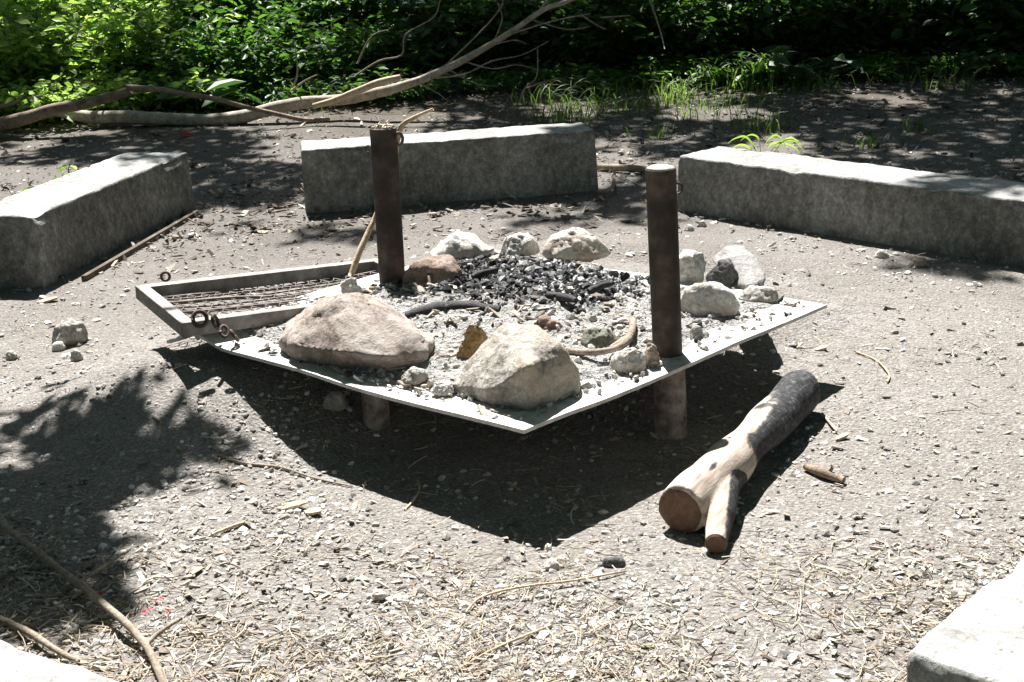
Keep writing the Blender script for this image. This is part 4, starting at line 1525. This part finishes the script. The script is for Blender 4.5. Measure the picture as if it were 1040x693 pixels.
for (u, y, kk) in [(-30, 10.9, 'low0'), (20, 10.8, 'low0'), (60, 10.95, 'low0'), (95, 10.85, 'low0'), (130, 11.0, 'low0'), (170, 11.1, 'low0'), (205, 11.2, 'low0')]:
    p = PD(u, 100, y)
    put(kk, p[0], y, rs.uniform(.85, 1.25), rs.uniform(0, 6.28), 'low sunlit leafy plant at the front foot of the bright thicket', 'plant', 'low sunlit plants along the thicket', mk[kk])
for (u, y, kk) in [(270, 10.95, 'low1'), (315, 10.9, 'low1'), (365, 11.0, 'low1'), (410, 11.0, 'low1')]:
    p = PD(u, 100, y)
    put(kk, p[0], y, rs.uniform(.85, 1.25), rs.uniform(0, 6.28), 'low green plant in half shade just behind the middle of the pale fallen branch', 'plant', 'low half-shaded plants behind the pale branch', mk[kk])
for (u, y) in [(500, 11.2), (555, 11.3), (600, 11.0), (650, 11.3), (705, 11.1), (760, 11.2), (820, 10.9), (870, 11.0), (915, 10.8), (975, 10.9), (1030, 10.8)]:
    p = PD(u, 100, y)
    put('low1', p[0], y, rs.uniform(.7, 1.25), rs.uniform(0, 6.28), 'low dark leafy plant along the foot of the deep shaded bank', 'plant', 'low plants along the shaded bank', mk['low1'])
for i, (u, v, y, lab) in enumerate([(195, 100, 11.0, 'broad dark leaves of a low plant under the thin dark branch'), (150, 95, 11.1, 'broad leaved plant at the edge of the sunlit thicket'), (245, 95, 11.1, 'broad leaved plant just behind the pale fallen branch'), (790, 62, 11.0, 'shiny broad leaved plant in the dark behind the right block')]):
    p = PD(u, v, y)
    put('broad', p[0], y, 1.0, i * 1.3, lab, 'plant', None, mk['broad'])


def tuft(label, base, nb, ln, wd, spread, seed, mat='grass', name='grass_tuft', arch=1.0, lean=(0, 0)):
    rs = np.random.default_rng(seed)
    base = np.array(base, float)
    base[2] = float(gh(base[0], base[1])) - .005
    V, F, A = [], [], []
    for i in range(nb):
        a = rs.uniform(0, 6.28)
        L = ln * rs.uniform(.5, 1.1)
        b = np.array(base) + np.array([rs.normal(0, spread), rs.normal(0, spread), 0])
        o_ = np.array([math.cos(a) + lean[0], math.sin(a) + lean[1], 0]) * rs.uniform(.3, 1.0) * arch
        sd = np.array([-o_[1], o_[0], 0])
        sd = sd / (np.linalg.norm(sd) + 1e-6)
        w = wd * rs.uniform(.7, 1.2)
        r = rs.uniform(0, 1)
        n = 7
        st0 = len(V)
        for k in range(n):
            f = k / (n - 1)
            c = b + o_ * L * f ** 1.5 * .75 + np.array([0, 0, L * (f - .5 * arch * f ** 2.6)])
            ww = w * (1 - f) ** .6 + .0003
            V += [c - sd * ww, c + sd * ww + np.array([0, 0, ww * .5])]
            A += [r, r]
        F += [(st0 + 2 * k, st0 + 2 * k + 1, st0 + 2 * k + 3, st0 + 2 * k + 2) for k in range(n - 1)]
    o = mesh_obj(name, V, F, M[mat], None, True, {'rnd': A})
    return tag(o, label, 'grass')


gb_y = P(775, 156, .285)[1] + .14
V, F, A = [], [], []
for q, cpts in enumerate([[(772, 172), (766, 150), (757, 139), (746, 141), (739, 146)], [(776, 172), (776, 150), (785, 138), (794, 141), (799, 153)], [(774, 172), (772, 150), (770, 140), (762, 137), (752, 143)],
                          [(780, 172), (784, 152), (797, 143), (808, 144), (818, 155)], [(778, 172), (780, 150), (790, 145), (806, 149), (813, 158)], [(770, 172), (762, 152), (752, 147), (742, 152)], [(782, 172), (790, 150), (803, 140), (815, 148)]]):
    pp, _ = spline(np.array([PD(u, v, gb_y + .02 * (q % 3)) for u, v in cpts]), np.ones(len(cpts)), 5)
    st0 = len(V)
    n = len(pp)
    for k, c in enumerate(pp):
        w = .0085 * (1 - (k / (n - 1)) ** 2.5) + .0008
        V += [c + np.array([0, -.6 * w, w * .8]), c - np.array([0, -.6 * w, w * .8])]
        A += [.2 + .1 * q] * 2
    F += [(st0 + 2 * k, st0 + 2 * k + 1, st0 + 2 * k + 3, st0 + 2 * k + 2) for k in range(n - 1)]
tag(mesh_obj('grass_tuft', V, F, M['grass_lit'], None, True, {'rnd': A}), 'few bright lime grass blades arching up behind the end of the right block', 'grass')
tuft('bright green grass tuft in a sun patch at the forest edge', PD(688, 105, 10.3), 90, .36, .005, .1, 2, arch=1.05)
tuft('low green grass patch on the dark soil behind the rear block', PD(570, 112, 9.6), 120, .28, .004, .16, 3, arch=1.0)
tuft('grass patch between the low green patch and the sunlit tuft', PD(625, 88, 10.6), 90, .3, .004, .16, 4, arch=1.05)
tuft('shaded grass tuft behind the far end of the right block', PD(772, 138, 8.9), 70, .3, .004, .12, 5, arch=.9)
tuft('tall shaded reed-like grass in front of the dark bank', PD(735, 85, 10.8), 60, .5, .006, .15, 6, arch=1.0)
tuft('tall arching grass with broad blades lit in the dark bank', PD(785, 75, 10.9), 34, .62, .010, .1, 7, arch=1.2)
tuft('small shaded grass tuft on the gravel behind the right block', PD(878, 162, 8.1), 40, .16, .003, .05, 8, arch=.9)
tuft('faint shaded grass tuft alone on the dark gravel at right', PD(930, 142, 8.6), 36, .18, .003, .06, 9, arch=.9)
tuft('shaded low grass on the path above the right block', PD(665, 142, 8.9), 40, .2, .003, .09, 10, arch=.9)
tuft('shaded grass under the pale branch in the middle', PD(310, 92, 10.7), 60, .4, .005, .15, 11, arch=.9)
tuft('grass at the dark forest edge by the right photo border', PD(960, 100, 10.2), 50, .35, .004, .15, 12, arch=.9)
tuft('tiny dry grass sprig at the edge of the plate shadow', G(330, 455), 7, .06, .0015, .006, 13, 'straw')
tuft('loose grass clump between the standing dry twig and the grass patch', PD(600, 100, 10.00), 70, 0.30, .004, .17, 30, arch=1.1)
tuft('dim grass clump behind the standing dry twig', PD(545, 100, 10.50), 60, 0.35, .004, .17, 31, arch=1.1)
tuft('short grass spread in front of the sunlit tuft', PD(715, 118, 9.70), 60, 0.22, .004, .17, 32, arch=1.1)
tuft('dim grass clump before the reed-like grass', PD(760, 112, 10.00), 60, 0.28, .004, .17, 33, arch=1.1)
tuft('thin dim grass at the foot of the dark bank', PD(830, 100, 10.40), 50, 0.30, .004, .17, 34, arch=1.1)
tuft('low grass left of the sunlit tuft', PD(655, 112, 9.90), 60, 0.25, .004, .17, 35, arch=1.1)
# small bright plant behind the left block
put('sprig', *PD(62, 182, 6.65)[:2], 1.0, 0, 'small bright yellow-green sprig just behind the block with the batten', 'plant', None, lambda: make_shrub(8, .18, .58, 14, 12, .075, 'leaf_bright', 'leafy_sprig'))
# red petals
def petal(u, v, s, label):
    c = G(u, v, .006)
    a = random.uniform(0, 6)
    V, F, r = leaf_arrays(np.array([c, c + np.array([.004, .003, .002])]), np.array([[math.cos(a), math.sin(a), .2], [math.sin(a), -math.cos(a), .3]]), np.array([[0, -.3, 1.], [.2, 0, 1]]), np.array([s, s * .7]), np.array([s * .7, s * .6]), np.array([.2, .8]))
    tag(mesh_obj('red_petal', V, F, M['red'], None, False, {'rnd': r}), label, 'petal')


petal(183, 139, .10, 'bright red petal on the ground under the pale fallen branch')
petal(100, 603, .014, 'red petal beside the long bare stick in the shade')
petal(149, 622, .014, 'left red petal of the pair right of the bare stick')
petal(169, 622, .014, 'right red petal of the pair right of the bare stick')
petal(162, 610, .014, 'red petal just above the pair right of the bare stick')

# ------------------------------------------------------------------ trees: crowns out of frame that shade the clearing
SHADE = [  # (u, v, ru, rv, strength) ellipses on the ground, in the photo's ground coordinates
    (95, 478, 150, 72, 1.3), (40, 560, 115, 80, 1.6), (195, 398, 60, 22, .55), (70, 425, 110, 45, .8), (205, 450, 50, 45, .6), (70, 622, 90, 26, 1.5), (110, 600, 60, 50, 1.2),
    (250, 190, 85, 30, 1.2), (150, 175, 60, 16, .7), (620, 205, 60, 22, .9), (560, 225, 40, 10, .4), (965, 292, 95, 26, .75), (1010, 195, 60, 18, .8), (920, 285, 40, 20, .5), (400, 150, 90, 20, .55), (260, 226, 70, 12, .8), (345, 238, 60, 9, .55), (230, 140, 120, 18, .7), (165, 162, 40, 10, .8), (1010, 262, 60, 14, .85), (165, 224, 34, 10, .8),
]


LIT = [(430, 198, 135, 13), (790, 196, 75, 26), (430, 148, 110, 9), (790, 150, 45, 16), (692, 98, 34, 20), (800, 62, 50, 26), (735, 116, 60, 8), (580, 112, 40, 9), (700, 170, 60, 10), (240, 100, 40, 14)]


def shade_density(x, y):
    p = np.stack([x, y, gh(x, y)], -1)
    u, v = proj(p)
    D = np.zeros_like(u)
    for (a, b, ra, rb, s) in SHADE:
        r2 = ((u - a) / ra) ** 2 + ((v - b) / rb) ** 2
        D = np.maximum(D, s * np.clip(1.15 - r2, 0, 1))
    back = np.where(v < 100, np.where(u > 430, .55, np.where(u > 230, .38, -1)), 0)
    mid = np.where((v >= 100) & (v < 165), np.where(u > 620, .74, np.where(u > 430, .6, .48)), 0)
    mid = np.where((v >= 165) & (v < 185) & (u > 600) & (u < 700), .6, mid)
    mid = np.where((v >= 130) & (v < 200) & (u > 800), .8, mid)
    D = np.maximum(D, np.maximum(back, mid))
    for (a, b, ra, rb) in LIT:
        D = np.where(((u - a) / ra) ** 2 + ((v - b) / rb) ** 2 < 1, -1, D)
    far = sm((y - 13.5) / 1.5) * .86 * sm((u - 200) / 80)
    return np.maximum(D, far), u, v


TREES = [  # trunk x,y, height, ground-x range handled
    ('near_left', -6.2, 8.2, 8.0), ('b0', -8.5, 17.5, 10), ('b1', -4.2, 19.5, 11), ('b2', -.6, 18.2, 10.5), ('b3', 3.0, 18.8, 11), ('b4', 6.6, 17.2, 10.5), ('right', 7.6, 12.0, 9),
         ('s0', -8.5, 3.5, 9), ('s1', 8.2, 4.5, 9), ('s2', -6.0, -4.5, 10), ('s3', 6.0, -4.0, 10), ('s4', .5, -7.5, 11), ('s5', -11.5, 11.5, 10), ('s6', 11.5, 11.0, 10)]
leafsets = {t[0]: [] for t in TREES}
# foreground dapples: the low limb of the near left tree
nc = 60000
x = RNG.uniform(-3.2, .3, nc)
y = RNG.uniform(1.6, 5.2, nc)
D, u, v = shade_density(x, y)
ok = (v > 330) & (v < 760) & (u < 330)
nz = .35 * vn(x * 4.0, y * 3.0, 91) + .65 * vn(x * 11, y * 6.5, 92)
ok &= nz < .07 + D * .375 * (D > .05)
ok &= D > .05
ok &= RNG.uniform(0, 1, nc) < .26
z = 3.4 + 1.6 * vn(x * 1.2, y * 1.2, 95) + RNG.uniform(-.25, .25, nc)
g = np.stack([x, y, gh(x, y)], 1)
X = g + SUN * ((z - g[:, 2]) / SUN[2])[:, None]
leafsets['near_left'].append((X[ok], .075))
# the back canopy
nc = 120000
x = RNG.uniform(-9, 9, nc)
y = RNG.uniform(5.2, 19, nc)
D, u, v = shade_density(x, y)
nz = .65 * vn(x * 2.0, y * 1.0, 191) + .35 * vn(x * 5, y * 2.8, 192)
ok = (nz < .12 + .8 * D) & (D > .04) & (v < 330)
ok &= RNG.uniform(0, 1, nc) < np.where(y > 13, .45, .5)
z = 6.0 + 2.5 * vn(x * .6, y * .6, 195) + RNG.uniform(-.5, .5, nc)
g = np.stack([x, y, gh(x, y)], 1)
X = (g + SUN * ((z - g[:, 2]) / SUN[2])[:, None])[ok]

# unseen trees added round the clearing: shade outside ground, cut sky light
nc = 60000
x = RNG.uniform(-13, 13, nc)
y = RNG.uniform(-12, 15, nc)
D, u, v = shade_density(x, y)
front = y > 1.3
out_ = (y < 0.4) | (front & ((u < -110) | (u > 1290) | ((v > 770) & (np.abs(x) > 2.6)))) | (~front & (np.abs(x) > 2.6))
nz = .65 * vn(x * 1.1, y * 1.1, 291) + .35 * vn(x * 3, y * 3, 292)
ok = out_ & (nz < .7)
z = 6.0 + 2.5 * vn(x * .6, y * .6, 195) + RNG.uniform(-.5, .5, nc)
g = np.stack([x, y, 0 * x], 1)
X2 = (g + SUN * (z / SUN[2])[:, None])[ok]
far_t = [t for t in TREES if t[0].startswith('s')]
d2 = np.stack([np.hypot(X2[:, 0] - t[1], X2[:, 1] - t[2]) for t in far_t], 1).argmin(1)
for i, t in enumerate(far_t):
    leafsets[t[0]].append((X2[d2 == i], .2))
bt = [t for t in TREES if t[0].startswith('b') or t[0] == 'right']
dist = np.stack([np.hypot(X[:, 0] - t[1], (X[:, 1] - t[2]) * .8) for t in bt], 1)
near_i = dist.argmin(1)
for i, t in enumerate(bt):
    leafsets[t[0]].append((X[near_i == i], .13))
lab = {'near_left': 'broadleaf tree left of the clearing whose low limb dapples the foreground', 'right': 'broadleaf tree right of the clearing shading the long right block',
       'b0': 'forest tree far left behind the sunlit thicket', 'b1': 'forest tree behind the half-shaded shrubs', 'b2': 'forest tree behind the dry twig tangle',
       'b3': 'forest tree behind the reed-like grass', 'b4': 'forest tree behind the dark bank at right',
       's0': 'forest tree beyond the block with the batten', 's1': 'forest tree beyond the long right block', 's2': 'forest tree behind the viewer on the bare stick side',
       's3': 'forest tree behind the viewer on the forked log side', 's4': 'forest tree straight behind the viewer', 's5': 'forest tree beside the sunlit thicket', 's6': 'forest tree at the end of the dark bank'}
for (key, tx, ty, th) in TREES:
    root = empty('broadleaf_tree', (tx, ty, float(gh(tx, ty)) - .1))
    tag(root, lab[key], 'tree')
    base = np.array(root['_o'])
    pos = np.concatenate([a for a, s in leafsets[key]]) if leafsets[key] else np.zeros((0, 3))
    size = leafsets[key][0][1]
    mb = MB()
    topz = max(th * .75, 4.5)
    tp = [base + np.array([.12 * math.sin(k * 1.3), .1 * math.cos(k), topz * k / 7]) for k in range(8)]
    mb.tube(tp, np.linspace(.2, .07, 8), 12, True, .12, tx, sub=3)
    mb.obj('trunk', M['trunk'], root)
    if len(pos):
        # limbs: to a handful of leaf-cloud anchors
        rs_ = np.random.default_rng(int(abs(tx) * 10))
        anchors = pos[rs_.choice(len(pos), min(9, len(pos)), replace=False)]
        lm = MB()
        for a in anchors:
            s0 = tp[rs_.integers(4, 8)]
            midp = (s0 + a) / 2 + np.array([0, 0, .35])
            lm.tube([s0, s0 * .6 + midp * .4, midp, a * .75 + midp * .25, a], [.055, .045, .032, .02, .008], 7, True, .1, 2, sub=4)
        lm.obj('limb', M['trunk'], root)
        # leaf sprays around every accepted point
        m_ = 3
        pp = np.repeat(pos, m_, 0) + RNG.normal(0, size * .55, (len(pos) * m_, 3)) * np.array([1, 1, .6])
        k = len(pp)
        dr = RNG.normal(0, 1, (k, 3)) * np.array([1, 1, .5])
        nm = RNG.normal(0, .5, (k, 3)) + np.array([0, 0, 1.0])
        ln = size * RNG.uniform(.7, 1.3, k)
        V, F, r = leaf_arrays(pp, dr, nm, ln, ln * .6, RNG.uniform(0, 1, k))
        mesh_obj('crown', V, F, M['leaf_canopy'], root, False, {'rnd': r})

# surrounding wood as one dark mass, ring added to block low sky light
k = 42000
an = RNG.uniform(0, 2 * math.pi, k)
rr = RNG.uniform(16.5, 20, k) + 1.5 * vn(an * 6, an * 0, 611)
zz_ = RNG.uniform(0, 1, k) ** 1.1 * (7.5 + 3 * vn(an * 5, 0 * an, 601))
pp = np.stack([rr * np.cos(an), 4 + rr * np.sin(an), zz_], 1)
dr = RNG.normal(0, 1, (k, 3)) * np.array([1, 1, .7])
nm = RNG.normal(0, .6, (k, 3)) + np.array([0, 0, .6])
ln = .42 * RNG.uniform(.6, 1.4, k)
V, F, r = leaf_arrays(pp, dr, nm, ln, ln * .6, RNG.uniform(0, 1, k))
o = mesh_obj('woods', V, F, M['leaf_canopy'], None, False, {'rnd': r}, center=False)
tag(o, 'dark dense leafy wood closing off the clearing behind the shrubs', 'woods', kind='stuff')

# ------------------------------------------------------------------ ground litter
def d_gravel(u, v, x, y):
    patch = sm((fbm(x * 1.6, y * 1.6, 301, 3) - .38) / .2)
    edge_ = v + 70 * (fbm(x * 1.3 + 4, y * 1.3, 311, 3) - .5)
    zone = np.clip(sm((edge_ - 520) / 55) + sm((u - 700) / 200) * sm((edge_ - 410) / 60) + .10 + .3 * sm((230 - v) / 60) + .6 * sm((fbm(x * 2.5, y * 2.5, 321, 3) - .55) / .12), 0, 1)
    return np.clip(.05 + .95 * zone * (.25 + .75 * patch), 0, 1)


pp, u, v = scatter(75000, d_gravel)
k = len(pp)
dist = np.hypot(pp[:, 1], 1.5)
sz = (.0024 + .0095 * RNG.uniform(0, 1, k) ** 4.5)[:, None] * (dist / 3.0)[:, None] ** .55 * np.array([1, .8, .55]) * RNG.uniform(.7, 1.4, (k, 3))
pp[:, 2] += sz[:, 2] * .15
o = bulk('gravel', M['litter'], ICO1, ICO1F, pp, sz, np.stack([RNG.uniform(0, 6.28, k), RNG.normal(0, .25, k), RNG.normal(0, .25, k)], 1), np.clip(RNG.normal(.6, .3, k), 0, 1), jit=.35)
tag(o, 'loose pale gravel scattered over the dirt', 'gravel', kind='stuff')


def d_chips(u, v, x, y):
    patch = sm((fbm(x * 1.8 + 9, y * 1.8, 401, 3) - .4) / .2)
    zone = np.clip(.8 * sm((v - 520) / 60) + .15 + .3 * sm((250 - v) / 60), 0, 1)
    return np.clip(.05 + zone * patch, 0, 1)


pp, u, v = scatter(14000, d_chips)
k = len(pp)
dist = np.hypot(pp[:, 1], 1.5)
L = (.0035 + .013 * RNG.uniform(0, 1, k) ** 3) * (dist / 3.0) ** .7
sz = np.stack([L, L * RNG.uniform(.2, .5, k), np.full(k, .0015) * RNG.uniform(.7, 1.6, k)], 1)
pp[:, 2] += .003 + RNG.uniform(0, .004, k)
o = bulk('wood_chips', M['chips'], CHIP, CHIPF, pp, sz, np.stack([RNG.uniform(0, 6.28, k), RNG.normal(0, .2, k), RNG.normal(0, .25, k)], 1), np.clip(RNG.normal(.62, .25, k), 0, 1), jit=.55)
tag(o, 'small tan wood chips and leaf scraps littering the ground', 'wood chips', kind='stuff')


def d_litter(u, v, x, y):
    patch = sm((fbm(x * 1.3 + 19, y * 1.3, 451, 3) - .36) / .2)
    return np.clip(sm((y - 5.4) / 1.2) * (.25 + .75 * patch), 0, 1)


pp, u, v = scatter(36000, d_litter, yr=(2, 13))
k = len(pp)
L = (.007 + .026 * RNG.uniform(0, 1, k) ** 3)
sz = np.stack([L, L * RNG.uniform(.2, .6, k), np.full(k, .002) * RNG.uniform(.7, 1.6, k)], 1)
pp[:, 2] += .004 + RNG.uniform(0, .014, k)
o = bulk('leaf_litter', M['chips'], CHIP, CHIPF, pp, sz, np.stack([RNG.uniform(0, 6.28, k), RNG.normal(0, .35, k), RNG.normal(0, .35, k)], 1), np.clip(RNG.normal(.3, .3, k), 0, 1), jit=.55)
tag(o, 'brown leaf litter and twig scraps on the dark soil behind the pit', 'leaf litter', kind='stuff')


def d_straw(u, v, x, y):
    patch = sm((fbm(x * 1.5 + 3, y * 1.5, 501, 3) - .42) / .18)
    zone = np.clip(sm((v - 530) / 60) + .08 + .12 * sm((300 - v) / 80) + .5 * sm((120 - u) / 100) * sm((v - 480) / 60), 0, 1)
    return np.clip(zone * (.12 + .88 * patch), 0, 1)


pp, u, v = scatter(20000, d_straw)
k = len(pp)
L = .008 + .035 * RNG.uniform(0, 1, k) ** 2.2
w = .0008 + .0009 * RNG.uniform(0, 1, k)
tm = STRAW.copy()
sz = np.stack([L, w, w], 1)
pp[:, 2] += .004 + RNG.uniform(0, .01, k)
V = np.repeat(tm[None], k, 0) * sz[:, None, :]
V[:, :, 1] += STRAWB[None] * (L * RNG.uniform(-1.2, 1.2, k))[:, None]
rz = RNG.uniform(0, 6.28, k)
ry = RNG.normal(0, .12, k)
c, s = np.cos(ry)[:, None], np.sin(ry)[:, None]
x0, z0 = V[:, :, 0].copy(), V[:, :, 2].copy()
V[:, :, 0], V[:, :, 2] = c * x0 + s * z0, -s * x0 + c * z0
c, s = np.cos(rz)[:, None], np.sin(rz)[:, None]
x0, y0 = V[:, :, 0].copy(), V[:, :, 1].copy()
V[:, :, 0], V[:, :, 1] = c * x0 - s * y0, s * x0 + c * y0
V += pp[:, None, :]
F = (STRAWF[None] + (np.arange(k) * 12)[:, None, None]).reshape(-1, 4)
o = mesh_obj('straw', V.reshape(-1, 3), F, M['straw'], None, False, {'rnd': np.repeat(np.clip(RNG.normal(.55, .25, k), 0, 1), 12)}, center=False)
tag(o, 'dry straw and conifer needles strewn over the foreground gravel', 'straw', kind='stuff')

for o in bpy.data.objects:
    if '_o' in o:
        del o['_o']
